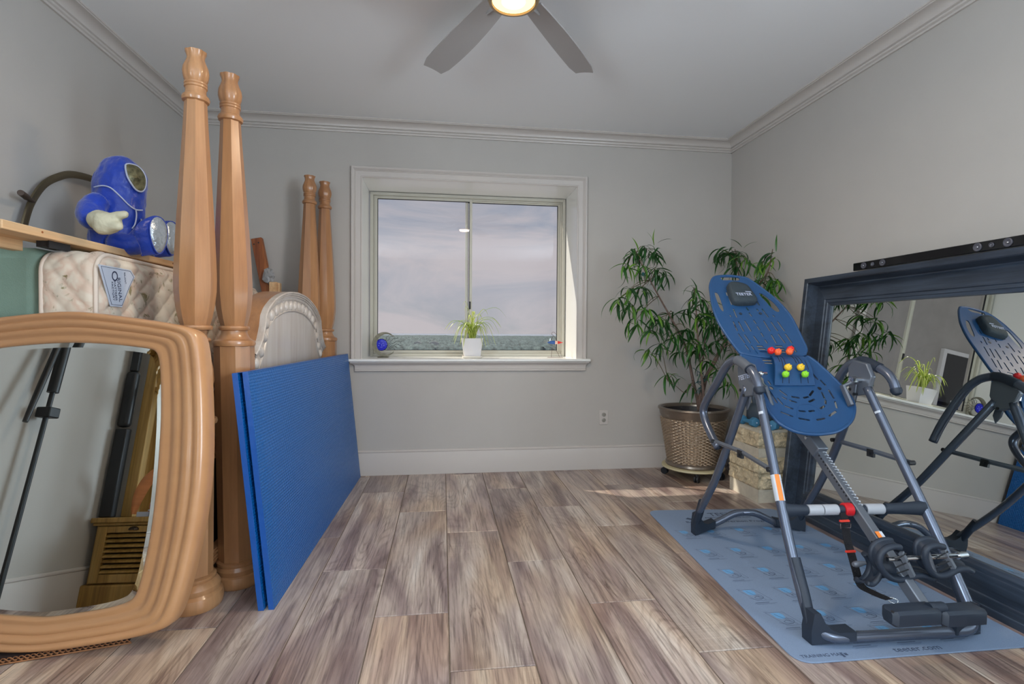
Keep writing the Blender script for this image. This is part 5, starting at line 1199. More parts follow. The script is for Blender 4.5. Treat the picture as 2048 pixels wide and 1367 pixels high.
# lumbar bridge: raised arched slotted strip
bt, bb = [bedz(p) for p in ((582, 680), (800, 680))], [bedz(p) for p in ((612, 893), (908, 893))]
tu0, tu1, tv = bt[0][0], bt[1][0], bt[0][1]; bu0, bu1, bv = bb[0][0], bb[1][0], bb[0][1]
def brid(s_, t):
    u = (tu0*(1-t)+bu0*t)*(1-s_)+(tu1*(1-t)+bu1*t)*s_; v = tv*(1-t)+bv*t; return u, v
def bhe(t): return 0.003+0.030*math.sin(PI*min(1, max(0, t))**0.75)
rows = []
for i in range(21):
    t = i/20; row = []
    for j in range(25):
        s_ = j/24; u, v = brid(s_, t); row.append(bed3(u-0.020*math.sin(PI*t)*0, v, hseat(u, v)+bhe(t)))
    rows.append(row)
bg_ = part('lumbar_bridge', MB().grid(rows), M_bluepl, IT, 'arched navy acupressure strip', smooth=True, ang=180, solid=0.006)
m_slot = mat('slot_dark_plastic', (12, 22, 44), 0.6)
for s_, t0, t1 in ((0.15, 0.05, 0.35), (0.22, 0.2, 0.6), (0.30, 0.02, 0.5), (0.20, 0.68, 0.95), (0.36, 0.70, 0.95), (0.66, 0.70, 0.95), (0.84, 0.68, 0.95), (0.62, 0.02, 0.4), (0.70, 0.15, 0.5), (0.80, 0.05, 0.45), (0.90, 0.3, 0.6)):
    pp = [];
    for k in range(7):
        t = t0+(t1-t0)*k/6; u, v = brid(s_, t); pp.append(bed3(u, v, hseat(u, v)+bhe(t)+0.0022))
    part('slot_line', MB().tube(pp, 0.0022, 6, sq=1.0), m_slot, bg_)
mats_ = {'red': mat('red_node', (226, 34, 36), 0.35), 'orange': mat('orange_node', (244, 104, 52), 0.35), 'yellow': mat('yellow_node', (240, 196, 52), 0.35), 'green': mat('lime_node', (140, 214, 44), 0.35)}
for colr, q, r, off in (('red', (583, 650), 0.0165, 0.026), ('orange', (632, 660), 0.016, 0.030), ('red', (722, 642), 0.0165, 0.024), ('orange', (716, 657), 0.0165, 0.030), ('yellow', (705, 770), 0.0165, 0.036), ('yellow', (797, 770), 0.0165, 0.036), ('green', (688, 820), 0.0155, 0.030), ('green', (828, 820), 0.0155, 0.030)):
    p = at_plane(OX+q[0]/S5, OY+q[1]/S5, BP+BN_*off, BN_)
    mb = MB(); mb.sphere(p, r, 20, 12); nd = part('pressure_node', mb, mats_[colr], IT, 'round %s acupressure ball' % colr, smooth=True, ang=180)
    mb = MB(); mb.cyl(p-BN_*0.020, p, 0.005, seg=10)
    for k in range(5):
        a = 2*PI*k/5; mb.sphere(p+(BU*math.cos(a)+BV*math.sin(a))*r*0.55+BN_*r*0.80, 0.0032, 8, 5)
    part('nub', mb, mats_[colr], nd, smooth=True, ang=180)
# head pillow
pil = [bedz(p, 0.02) for p in ((275, 172), (298, 153), (350, 160), (400, 176), (428, 200), (445, 225), (470, 258), (487, 286), (474, 300), (400, 306), (335, 303), (305, 275), (285, 225))]
cu_, cv_ = sum(p[0] for p in pil)/len(pil), sum(p[1] for p in pil)/len(pil); pil = sm(pil, 3); rows = []
for t, h in ((1.0, -0.004), (1.0, 0.012), (0.97, 0.022), (0.90, 0.029), (0.6, 0.032), (0.02, 0.033)):
    rows.append([bed3(cu_+(u-cu_)*t, cv_+(v-cv_)*t, h) for u, v in pil])
pw = part('head_pillow', MB().grid(rows, closed=True), mat('charcoal_pad', (44, 56, 64), 0.75, bump=(60, 0.4)), IT, 'charcoal head pillow pad', smooth=True, ang=180)
letter('TEETER', 0.026, m_wpipe, pw, at_plane(1488, 588, BP+BN_*0.0345, BN_), BU, BV, name='printed_letter')
mb = MB(); q0 = at_plane(1490, 582.5, BP+BN_*0.0345, BN_); mb.prism([(0, 0.002), (0.03, 0.000), (0.034, -0.006), (0.004, -0.002)], lambda p: q0+BU*p[0]+BV*p[1], lambda p: q0+BU*p[0]+BV*p[1]+BN_*0.0006); part('logo_swoosh', mb, m_wpipe, pw)
# ---- A-frame: two U-shaped bases whose arms are the legs
TR_ = 0.0185
def aframe(front):
    if front: pts = [(1.342, 2.085, 0.835), (1.325, 1.975, 0.62), (1.300, 1.83, 0.335), (1.283, 1.70, 0.115), (1.290, 1.655, 0.055), (1.325, 1.625, 0.030), (1.42, 1.618, 0.026), (1.60, 1.612, 0.026), (1.76, 1.606, 0.026), (1.845, 1.605, 0.030), (1.880, 1.625, 0.055), (1.893, 1.66, 0.115), (1.888, 1.79, 0.335), (1.878, 1.965, 0.62), (1.868, 2.09, 0.835)]
    else: pts = [(1.342, 2.165, 0.835), (1.342, 2.275, 0.62), (1.345, 2.44, 0.335), (1.350, 2.61, 0.115), (1.365, 2.655, 0.055), (1.40, 2.672, 0.030), (1.45, 2.675, 0.026), (1.52, 2.675, 0.052), (1.60, 2.673, 0.086), (1.70, 2.668, 0.086), (1.78, 2.665, 0.052), (1.84, 2.660, 0.026), (1.90, 2.655, 0.030), (1.93, 2.635, 0.055), (1.938, 2.59, 0.115), (1.925, 2.43, 0.335), (1.905, 2.27, 0.62), (1.872, 2.165, 0.835)]
    return smoothpath([Vector(p)+Vector((0, 0, 0.006)) for p in pts], 6)
fl_ = part('front_base_frame', MB().tube(aframe(True), TR_, 16), M_steel, IT, smooth=True, ang=180)
rl_ = part('rear_base_frame', MB().tube(aframe(False), TR_, 16), M_steel, IT, smooth=True, ang=180)
def foot(p, up, inn, nm='foot_boot'):
    """black plastic boot: sleeve up the leg, flat toe along the base tube"""
    p = Vector(p); up = Vector(up); inn = Vector(inn)
    mb = MB(); mid_ = p+Vector((0, 0, 0.045)); path = smoothpath([up, up.lerp(mid_, 0.5)+Vector((0, 0, 0)), mid_, mid_.lerp(inn, 0.35)+Vector((0, 0, -0.012)), inn], 4)
    mb.tube(path, [0.0205]*len(path), 14, sq=1.0)
    side = Vector((0, 1, 0)); d = (inn-p).normalized()
    poly = [(-0.022, 0), (0.125, 0), (0.125, 0.032), (0.07, 0.035), (0.045, 0.048), (0.024, 0.072), (0.006, 0.11), (-0.014, 0.11), (-0.024, 0.05)]
    mb.prism(poly, lambda q: p+d*q[0]+Vector((0, -0.030, q[1])), lambda q: p+d*q[0]+Vector((0, 0.020, q[1])))
    mb.v = [Vector((v.x, v.y, max(v.z, 0.0062))) for v in mb.v]
    return part(nm, mb, M_rub, IT, smooth=True, ang=40)
foot((1.283, 1.655, 0.0062), (1.2955, 1.772, 0.246), (1.41, 1.624, 0.032)); foot((1.893, 1.645, 0.0062), (1.8935, 1.72, 0.226), (1.77, 1.612, 0.032))
foot((1.352, 2.640, 0.0062), (1.349, 2.565, 0.20), (1.47, 2.676, 0.032)); foot((1.935, 2.625, 0.0062), (1.937, 2.55, 0.20), (1.82, 2.660, 0.032))
mb = MB(); p = Vector((1.65, 2.650, 0.103)); mb.box(p, (0.03, 0.012, 0.004)); part('grey_label', mb, m_wpipe, IT, 'tiny pale sticker')
# hand grips
XLh, XRh = 1.312, 1.902
def hnd(pxs, X): return smoothpath([at_x(a, b_, X) for a, b_ in pxs], 5)
for pxs, gi_, X in ((((1436, 893), (1428, 880), (1414, 850), (1407, 824), (1412, 803), (1435, 763), (1450, 736), (1461, 724), (1475, 720), (1493, 732), (1507, 746), (1515, 764), (1519, 780)), 7, XLh), (((1645, 862), (1655, 820), (1678, 757), (1694, 733), (1709, 724), (1729, 722), (1757, 735), (1776, 748), (1787, 764), (1793, 782)), 5, XRh)):
    pth = hnd(pxs, X); n_ = len(pth)
    h_ = part('hand_bar', MB().tube(pth, 0.0195, 16), M_steel, IT, smooth=True, ang=180)
    i0 = int(n_*0.66) if X < 1.5 else int(n_*0.50)
    i1 = int(n_*0.80) if X < 1.5 else int(n_*0.68)
    gp = pth[i0:i1]; part('grip_sleeve', MB().tube(gp, 0.0222, 18), M_rub if X > 1.5 else M_steelf, h_, smooth=True)
    part('grip_ring', MB().tube([gp[-1], gp[-1]+(pth[i1]-gp[-1]).normalized()*0.006], 0.0232, 18), M_rub, h_, smooth=True)
    mb = MB(); e = pth[-1]; dd = (pth[-1]-pth[-2]).normalized(); mb.tube([e-dd*0.012, e, e+dd*0.012, e+dd*0.018], [0.0215, 0.0225, 0.017, 0.006], 16); part('end_cap', mb, M_rub, h_, smooth=True)
# hub plates, pivots and hooks
def hub(c, sx):
    c = Vector(c)
    mb = MB(); poly = [(-0.035, -0.06), (0.03, -0.075), (0.07, -0.01), (0.075, 0.055), (0.045, 0.088), (-0.03, 0.075), (-0.06, 0.02)]
    mb.prism(poly, lambda p: (c.x-0.012*sx, c.y+p[0], c.z+p[1]), lambda p: (c.x+0.012*sx, c.y+p[0], c.z+p[1])); h_ = part('hub_plate', mb, M_steelf, IT, 'grey hub cover plate', bevel=0.004)
    mb = MB(); mb.cyl((c.x, c.y, c.z), (c.x+0.055*sx, c.y, c.z), 0.012, seg=14); mb.cyl((c.x+0.035*sx, c.y, c.z), (c.x+0.06*sx, c.y, c.z), 0.017, seg=6); part('pivot_bolt', mb, M_chrome, h_, smooth=True)
    mb = MB(); mb.prism([(-0.02, -0.02), (0.02, -0.025), (0.03, -0.10), (0.012, -0.135), (-0.008, -0.10)], lambda p: (c.x+0.016*sx, c.y+0.03+p[0], c.z+p[1]), lambda p: (c.x+0.024*sx, c.y+0.03+p[0], c.z+p[1])); part('lock_hook', mb, M_steelf, h_, bevel=0.002)
    mb = MB()
    for zz, yy in ((-0.045, 0.045), (-0.065, 0.02)): mb.cyl((c.x-0.016*sx, c.y+yy, c.z+zz), (c.x+0.028*sx, c.y+yy, c.z+zz), 0.007, seg=10)
    part('bolt', mb, M_black, h_, smooth=True); return h_
hl = hub((1.342, 2.150, 0.868), 1); hr = hub((1.872, 2.120, 0.872), -1)
letter('TEETER', 0.030, m_wpipe, hl, (1.342-0.0128, 2.165, 0.885), (0, -1, 0.25), (0, 0.25, 1), name='printed_letter')
# arms linking hubs to the board
for x0, x1, c in ((1.372, 1.43, (2.150, 0.868)), (1.842, 1.79, (2.120, 0.872))):
    mb = MB(); mb.tube([(x0, c[0], c[1]), (x1, c[0]+0.02, c[1]-0.03), (x1, c[0]-0.03, c[1]-0.11)], 0.011, 8, sq=1.5); part('bed_arm', mb, M_steelf, IT, smooth=True)
mb = MB(); c = at_x(1521, 747, 1.41); mb.sphere(c, 0.013, 12, 8); mb.cyl(c, c+Vector((0.03, 0, 0.0)), 0.007, seg=10); part('adjust_knob', mb, M_chrome, IT, 'small chrome knob', smooth=True)
# folding spreader arms
for pts, X in ((((1429, 882), (1481, 902), (1541, 938)), 1.306), (((1668, 879), (1742, 900), (1822, 925)), 1.905)):
    w = [at_x(a, b_, X+ (0.012 if i == 1 else 0)) for i, (a, b_) in enumerate(pts)]
    mb = MB()
    for a, b_ in ((w[0], w[1]), (w[1], w[2])):
        mb.tube([a, b_], [0.011, 0.011], 4, sq=0.45, upv=(0, 0, 1))
    spd = part('spreader_arm', mb, M_steelf, IT, smooth=False)
    mb = MB(); mb.box(w[1]-Vector((0, 0, 0.012)), (0.012, 0.036, 0.034)); mb.cyl(w[1]+Vector((-0.012, 0, -0.014)), w[1]+Vector((0.012, 0, -0.014)), 0.006, seg=10)
    mb.cyl(w[2]+Vector((-0.014, 0, 0)), w[2]+Vector((0.014, 0, 0)), 0.010, seg=12); mb.cyl(w[0]+Vector((-0.014, 0, 0)), w[0]+Vector((0.014, 0, 0)), 0.010, seg=12)
    part('hinge', mb, M_black, spd, smooth=True)
# warning stickers, white bands
m_or = mat('orange_sticker', (236, 132, 50), 0.5); m_wh = mat('pale_sticker', (196, 204, 214), 0.5)
def sticker(path, i0, i1, mt_, nm, rad, lab, half=None):
    seg_ = path[i0:i1]; mb = MB(); n_ = 14; rows = []
    for i, p in enumerate(seg_):
        t = (seg_[min(i+1, len(seg_)-1)]-seg_[max(0, i-1)]).normalized(); v_ = (CO-p); v_ = (v_-t*v_.dot(t)).normalized(); s_ = t.cross(v_); row = []
        a0, a1 = half or (-1.2, 1.2)
        for k in range(n_+1):
            a = a0+(a1-a0)*k/n_; row.append(p+(v_*math.cos(a)+s_*math.sin(a))*rad)
        rows.append(row)
    mb.grid(rows); return part(nm, mb, mt_, IT, lab, smooth=True, ang=180)
lf = [Vector((1.3105, 1.891, 0.460)).lerp(Vector((1.300, 1.836, 0.350)), t/5) for t in range(6)]
fp = aframe(True)
def near(path, p): return min(range(len(path)), key=lambda i: (path[i]-Vector(p)).length)
def sub_(path, a, b_, n=8):
    out = []; 
    for k in range(n+1):
        t = a+(b_-a)*k/n; i = int(t); out.append(path[i].lerp(path[min(i+1, len(path)-1)], t-i))
    return out
def tpx(path, px, py):
    best = None
    for i in range(len(path)-1):
        for k in range(10):
            p = path[i].lerp(path[i+1], k/10); d = p-CO; c = d.dot(FW); e = (1024+F*d.dot(RT)/c-px)**2+(683.5-F*d.dot(UP)/c-py)**2
            if best is None or e < best[0]: best = (e, i+k/10)
    return best[1]
a, b_ = tpx(fp, 1549, 950), tpx(fp, 1562, 1001)
sp_ = sub_(fp, a, b_); sticker(sp_, 0, 9, m_wh, 'warning_sticker', TR_+0.0006, 'pale warning sticker on the near leg', (-1.3, 1.3)); sticker(sp_, 0, 9, m_or, 'warning_sticker', TR_+0.0009, 'orange warning strip on the near leg', (-0.75, 0.15))
a = tpx(fp, 1519, 826); sticker(sub_(fp, a, a+0.25, 3), 0, 4, m_wh, 'leg_band', TR_+0.0006, None, (-0.1, 1.0))
half_ = fp[len(fp)//2:]; a = tpx(half_, 1766, 824); sticker(sub_(half_, a, a+0.2, 3), 0, 4, m_wh, 'leg_band', TR_+0.0006, None, (-0.9, 0.4))
# ---- main boom, sleeve and ruler
B0, B1 = at_x(1620, 880, 1.612), at_x(1846, 1214, 1.612)
bd = (B1-B0).normalized(); bs = Vector((1, 0, 0)); bn = bd.cross(bs); bn = bn if bn.z > 0 else -bn
def bar(mb, p0, p1, w, h):
    mb.grid([[p+bs*a*w/2+bn*b_*h/2 for a, b_ in ((-1, -1), (1, -1), (1, 1), (-1, 1))] for p in (p0, p1)], closed=True); n0 = len(mb.v); mb.f += [[n0-8, n0-7, n0-6, n0-5][::-1], [n0-4, n0-3, n0-2, n0-1]]; mb.m += [0, 0]
mb = MB(); bar(mb, B0, B1, 0.034, 0.042); boom = part('height_boom', mb, M_steelf, IT, 'grey height adjustment bar', bevel=0.004)
S1 = at_x(1642, 905, 1.612); mb = MB(); bar(mb, B0-bd*0.10, S1, 0.050, 0.056); part('boom_sleeve', mb, M_steelf, IT, bevel=0.005)
mb = MB(); p = at_x(1614, 875, 1.585); mb.cyl(p-bs*0.008, p+bs*0.01, 0.007, seg=6); part('sleeve_bolt', mb, M_chrome, IT)
mb = MB()
for k in range(16):
    p = S1+bd*(0.014+0.0165*k)-bs*0.0175; mb.cyl(p-bs*0.0006, p+bs*0.001, 0.0042, seg=10)
part('pin_hole', mb, M_black, boom)
mb = MB()
for k in range(18):
    p = S1+bd*(0.012+0.0148*k)+bn*0.0213; mb.box(p-bs*0.003, (0.014, 0.0016, 0.0016)); mb.box(p+bs*0.004+bd*0.0035, (0.0016, 0.006, 0.006))
part('ruler_marks', mb, m_wh, boom, 'pale printed ruler marks')
a0 = at_x(1750, 1068, 1.612); mb = MB(); c = a0+bn*0.0214; mb.grid([[c-bs*0.014, c+bs*0.002], [c-bs*0.014+bd*0.06, c+bs*0.002+bd*0.06]]); part('warning_sticker', mb, m_or, boom, 'orange strip on the boom', solid=0.0006)
mb = MB(); mb.grid([[c+bs*0.002, c+bs*0.014], [c+bs*0.002+bd*0.06, c+bs*0.014+bd*0.06]]); part('warning_sticker', mb, m_wh, boom, 'pale strip on the boom', solid=0.0006)
p = at_x(1744, 1084, 1.594); mb = MB(); mb.cyl(p-bs*0.0006, p+bs*0.003, 0.0055, seg=12); part('pin_hole', mb, M_black, boom)
# ---- cross grip bar between the front legs
def sec(p, q): return Vector(p), Vector(q)
LGp, RGp = Vector((1.313, 1.862, 0.392)), Vector((1.885, 1.825, 0.392))
def lg(t): return LGp.lerp(RGp, t)
part('cross_bar', MB().cyl(lg(0.0), lg(1.0), 0.0165, seg=18), M_rub, IT, smooth=True)
for t0, t1, flip in ((0.0, 0.16, 0), (1.0, 0.72, 1)):
    mb = MB(); n_ = 6; mb.tube([lg(t0+(t1-t0)*k/n_) for k in range(n_+1)], [0.030-0.009*math.sin(PI/2*k/n_) for k in range(n_+1)], 14, sq=0.75); part('flared_grip', mb, M_rub, IT, smooth=True)
for t0, t1 in ((0.165, 0.265), (0.272, 0.375), (0.575, 0.70)):
    part('grip_sleeve', MB().cyl(lg(t0), lg(t1), 0.0205, seg=18), mat('pale_grey_grip', (168, 172, 180), 0.4), IT, 'pale grey grip sleeve', smooth=True)
part('red_collar', MB().tube([lg(0.42), lg(0.425), lg(0.475), lg(0.48)], [0.022, 0.0255, 0.0255, 0.022], 20), mat('red_collar', (196, 26, 36), 0.35), IT, 'red strap collar', smooth=True)
# ---- tether strap
m_strap = mat('black_webbing', (18, 18, 24), 0.8, bump=(200, 0.4)); m_red = mat('red_stitch', (220, 60, 44), 0.6)
tp = [at_y(a, b_, Y) for a, b_, Y in ((1687, 1024, 1.83), (1690, 1045, 1.82), (1695, 1080, 1.80), (1702, 1105, 1.78), (1712, 1140, 1.74), (1722, 1170, 1.74), (1745, 1184, 1.72), (1768, 1194, 1.70), (1778, 1198, 1.70))]
tp = smoothpath(tp, 5); rows = [[p+Vector((-0.018, -0.003, 0)), p+Vector((0.018, 0.003, 0))] for p in tp]
stp = part('tether_strap', MB().grid(rows), m_strap, IT, 'black webbing tether strap', smooth=True, ang=180, solid=0.003)
for py in (1041, 1102):
    p = at_y(1689 if py < 1050 else 1701, py, 1.805 if py < 1050 else 1.77); mb = MB(); mb.box(p, (0.039, 0.008, 0.006)); part('red_stitching', mb, m_red, stp)
p = at_y(1689, 1050, 1.80); mb = MB(); mb.tube([p+Vector((a*0.021, -0.006, b_*0.008)) for a, b_ in ((-1, -1), (1, -1), (1, 1), (-1, 1))], 0.0022, 6, closed=True); part('buckle', mb, M_chrome, stp)
c0, c1 = tp[-1], at_y(1795, 1203, 1.69); mb = MB(); d = (c1-c0); s_ = Vector((0.2, 0.3, 0.9)).normalized()*0.006
mb.tube(smoothpath([c0-s_, c0+s_, c0+d*0.5+s_*1.4, c1+s_, c1-s_, c0+d*0.5-s_*1.4], 4, True), 0.0022, 8, closed=True); part('carabiner', mb, M_chrome, stp, smooth=True, ang=180)
# ---- ankle holders
AY = 1.64
def cup(pxs, Y, r=0.0105, depth=0.035, lab=None):
    q = smoothpath([at_y(a, b_, Y) for a, b_ in pxs], 4); rows = []
    mb = MB(); mb.tube(q, r, 12, sq=1.15); mb.tube([p+Vector((0, depth, 0.01)) for p in q], r*0.9, 10)
    for k in (0.0, 0.25, 0.5, 0.75, 1.0): rows.append([p+Vector((0, depth*k, 0.01*k)) for p in q])
    o = part('ankle_cushion', mb, M_rub, IT, lab, smooth=True, ang=180)
    part('cushion_shell', MB().grid(rows), M_rub, o, smooth=True, ang=180, solid=0.008); return o
cup([(1800, 1094), (1788, 1092), (1771, 1097), (1760, 1110), (1759, 1127), (1768, 1144), (1784, 1156), (1803, 1158), (1829, 1151), (1848, 1151), (1867, 1157)], 1.62)
cup([(1887, 1093), (1869, 1090), (1853, 1097), (1850, 1114), (1858, 1138), (1873, 1150), (1893, 1149), (1913, 1139), (1932, 1137), (1944, 1143)], 1.60)
cup([(1728, 1106), (1737, 1118), (1739, 1135), (1733, 1150), (1722, 1160), (1712, 1158)], 1.70, 0.010, -0.05)
mb = MB(); mb.tube([at_y(1742, 1130, 1.70), at_y(1765, 1132, 1.68), at_y(1800, 1140, 1.66)], [0.045, 0.04, 0.02], 14); part('cushion_core', mb, M_rub, IT, smooth=True)
part('ankle_bar', MB().cyl(at_y(1775, 1118, 1.63), at_y(1924, 1110, 1.60), 0.0085, seg=14), M_chrome, IT, 'chrome ankle lock bar', smooth=True)
part('bar_end', MB().cyl(at_y(1915, 1111, 1.60), at_y(1932, 1109, 1.60), 0.012, seg=14), M_chrome, IT, smooth=True)
for a, b_ in (((1802, 1104), (1826, 1152)), ((1886, 1098), (1908, 1136)), ((1855, 1105), (1870, 1150))):
    mb = MB(); p, q = at_y(*a, 1.605), at_y(*b_, 1.60); mb.tube([p, q], 0.011, 4, sq=0.6); part('bar_bracket', mb, M_steelf, IT)
part('pull_knob', MB().tube([at_y(1706, 1128, 1.70), at_y(1710, 1128, 1.70), at_y(1716, 1127, 1.70), at_y(1732, 1125, 1.69)], [0.007, 0.011, 0.011, 0.006], 12), M_steelf, IT, smooth=True)
for a, b_ in (((1790, 1120), (1812, 1106)), ((1792, 1134), (1818, 1122)), ((1794, 1146), (1822, 1136)), ((1872, 1116), (1896, 1102)), ((1876, 1130), (1902, 1120)), ((1880, 1142), (1906, 1130))): part('cushion_rib', MB().tube([at_y(*a, 1.60), at_y(*b_, 1.60)], 0.0025, 6), M_black, IT, smooth=True)
# foot rest pads at the end of the boom
FY = 1.50
for (xa, xb, lab) in ((1776, 1868, 'left black foot rest block'), (1874, 1958, 'right black foot rest block')):
    p0, p1 = at_y(xa, 1229, FY), at_y(xb, 1227, FY); r = 0.028; mb = MB()
    z = (p0.z+p1.z)/2; poly = [(-0.030, -0.022), (-0.016, -0.028), (0.03, -0.026), (0.036, -0.014), (0.036, 0.014), (0.028, 0.024), (-0.022, 0.025), (-0.031, 0.016)]
    for sgn in (1,):
        mb.grid([[Vector((x, FY+q[0]*k, z+q[1]*k2)) for q in poly] for x, k, k2 in ((p0.x, 0.55, 0.75), (p0.x+0.012, 1, 1), (p1.x-0.006, 1, 1), (p1.x, 0.85, 0.85))], closed=True); n0 = len(mb.v); mb.f += [list(range(8))[::-1], list(range(n0-8, n0))]; mb.m += [0, 0]
    part('foot_rest', mb, M_rub, IT, lab, smooth=True, ang=40)
mb = MB(); p0, p1 = at_y(1868, 1215, FY), at_y(1876, 1215, FY); mb.tube([B1-bd*0.05, B1, Vector(((p0.x+p1.x)/2, FY+0.02, p0.z-0.01))], 0.016, 10); mb.cyl(p0-bs*0.02, p1+bs*0.02, 0.018, seg=12); part('foot_bracket', mb, M_rub, IT, smooth=True)
p = at_y(1786, 1223, FY-0.045); mb = MB(); mb.cyl(p+Vector((0, 0.004, 0)), p-Vector((0, 0.001, 0)), 0.004, seg=10); part('screw_hole', mb, M_black, IT)

# ================================================================== WINDOW SILL
SZ = 0.8775
# spider plant
pc = Vector((0.232, 4.16, SZ)); spn = thing('spider_plant', pc, 'variegated spider plant in a white squared pot at the middle of the window sill', 'potted plant')
def sq(a, z): c = max(abs(math.cos(a)), abs(math.sin(a))); return 1/(c**0.75)*0.93
part('pot', MB().lathe([(0.068, SZ+0.006), (0.072, SZ+0.012), (0.086, SZ+0.11), (0.094, SZ+0.155), (0.091, SZ+0.156), (0.082, SZ+0.11), (0.01, SZ+0.105)], pc*Vector((1, 1, 0)) if False else (pc.x, pc.y, 0), 40, rfun=sq, rot=None), mat('white_translucent_pot', (226, 224, 226), 0.25), spn, smooth=True)
part('saucer', MB().lathe([(0.074, SZ), (0.083, SZ+0.003), (0.086, SZ+0.016), (0.082, SZ+0.016), (0.07, SZ+0.005)], (pc.x, pc.y, 0), 40, rfun=sq), mat('cream_saucer', (232, 226, 214), 0.3), spn, smooth=True)
part('soil', MB().lathe([(0.082, SZ+0.135), (0.002, SZ+0.142)], (pc.x, pc.y, 0), 24, rfun=sq, cap=False), mat('potting_soil', (92, 80, 50), 0.95, noise=(60, 0.4)), spn, smooth=True)
m_sg = leafmat('spider_leaf_green', (120, 160, 40), (150, 184, 56), (176, 196, 76)); m_sc = leafmat('spider_leaf_cream', (226, 228, 130), (236, 238, 150), (240, 240, 170))
random.seed(21); c0 = Vector((pc.x, pc.y, SZ+0.14))
ends = [at_y(a, b_, Y) for a, b_, Y in ((889, 660, 4.15), (895, 662, 4.10), (906, 682, 4.08), (908, 688, 4.10), (925, 612, 4.16), (929, 622, 4.2), (944, 632, 4.2), (950, 632, 4.2), (976, 630, 4.15), (1014, 636, 4.16), (1003, 655, 4.1), (1002, 656, 4.18), (988, 662, 4.2), (1000, 671, 4.12), (992, 692, 4.1), (978, 692, 4.08), (984, 688, 4.06), (920, 690, 4.05), (926, 696, 4.05), (966, 696, 4.06), (972, 694, 4.05), (936, 640, 4.12), (958, 645, 4.1), (965, 640, 4.2), (915, 655, 4.2), (905, 668, 4.18))]
for k in range(26): ends.append(c0+Vector((random.uniform(-0.12, 0.13), random.uniform(-0.08, 0.10), random.uniform(-0.02, 0.10))))
for e in ends:
    s0 = c0+Vector((random.uniform(-0.02, 0.02), random.uniform(-0.02, 0.02), -0.004)); d = e-s0; hz = Vector((d.x, d.y, 0)); L0 = d.length
    rise = 0.04+0.42*hz.length*(1.0 if d.z < 0.06 else 0.5)
    m1 = s0+hz*0.28+Vector((0, 0, max(d.z, 0)*0.6+rise)); m2 = s0+hz*0.70+Vector((0, 0, max(d.z*0.95, 0)+rise*0.9))
    pth = smoothpath([s0, m1, m2, e], 4); side = Vector((-hz.y, hz.x, 0)); side = side.normalized() if side.length > 1e-4 else Vector((1, 0, 0)); side = (side+Vector((0.5, 0, 0.0))*random.uniform(-1, 1)).normalized()
    m_ = MB(); n_ = len(pth)
    wd = random.uniform(0.0050, 0.0072)
    rows = []
    for i, p in enumerate(pth):
        w = wd*(0.35+0.65*math.sin(PI*min(0.98, 0.18+0.8*i/(n_-1)))) if i < n_-1 else 0.0004
        rows.append([p-side*w+Vector((0, 0, w*0.5)), p-side*w*0.5+Vector((0, 0, w*0.15)), p+side*w*0.5+Vector((0, 0, w*0.15)), p+side*w+Vector((0, 0, w*0.5))])
    m_.grid(rows); m_.m = [(1 if (i % 3) == 1 else 0) for i in range(len(m_.f))]
    part('leaf', m_, [m_sg, m_sc], spn, smooth=True, ang=180)
# crescent moon ornament
mp0 = at_y(769, 689, 4.24); mo_ = thing('moon_ornament', (mp0.x, 4.24, SZ), 'small metal crescent moon with a blue glass face at the left end of the sill', 'ornament')
def px2(a, b_, Y=4.24): return at_y(a, b_, Y)
m_zinc = mat('antique_zinc', (128, 124, 108), 0.35, 0.7, noise=(40, 0.3)); m_cob = mat('cobalt_glass', (24, 30, 190), 0.12); m_cob2 = mat('pale_cobalt_relief', (110, 120, 230), 0.3)
R1, R2 = 24.5, 20.0; pts = []
for k in range(25): a = math.radians(48+ (312-48)*k/24); pts.append((769+R1*math.cos(a), 688-R1*math.sin(a)))
for k in range(25): a = math.radians(318-(318-42)*k/24); pts.append((773.5+R2*math.cos(a), 688-R2*math.sin(a)))
mb = MB(); pw_ = [px2(a, b_) for a, b_ in pts]; mb.grid([[p+Vector((0, dy, 0)) for p in pw_] for dy in (-0.008, 0.008)], closed=True)
for i in range(24):
    j = 49-i; mb.add([pw_[i]+Vector((0, -0.008, 0)), pw_[i+1]+Vector((0, -0.008, 0)), pw_[j-1]+Vector((0, -0.008, 0)), pw_[j]+Vector((0, -0.008, 0))], [(0, 1, 2, 3)]); mb.add([pw_[i]+Vector((0, 0.008, 0)), pw_[i+1]+Vector((0, 0.008, 0)), pw_[j-1]+Vector((0, 0.008, 0)), pw_[j]+Vector((0, 0.008, 0))], [(3, 2, 1, 0)])
part('crescent', mb, m_zinc, mo_, bevel=0.001)
zb = px2(769, 688).z-(R1-1)*4.2/1046
mb = MB(); mb.lathe([(0.044, SZ), (0.046, SZ+0.004), (0.04, SZ+0.006), (0.006, SZ+0.008)], (px2(766, 712).x, 4.24, 0), 28); mb.cyl((px2(766, 712).x, 4.24, SZ+0.005), (px2(766, 712).x, 4.24, max(zb, SZ+0.01)+0.004), 0.005, seg=8); part('base', mb, m_zinc, mo_, smooth=True)
c = px2(763, 689); RXx = Matrix.Rotation(PI/2, 3, 'X')
part('glass_disc', MB().lathe([(0.044, -0.004), (0.044, 0.004), (0.030, 0.008), (0.002, 0.009)], c, 30, rot=RXx), m_cob, mo_, 'round cobalt blue glass face', smooth=True)
part('disc_rim', MB().tube([c+Vector((0.0455*math.cos(t), -0.003, 0.0455*math.sin(t))) for t in [2*PI*k/32 for k in range(32)]], 0.0025, 6, closed=True), mat('dark_rim', (20, 20, 70), 0.3, 0.5), mo_, smooth=True)
mb = MB()
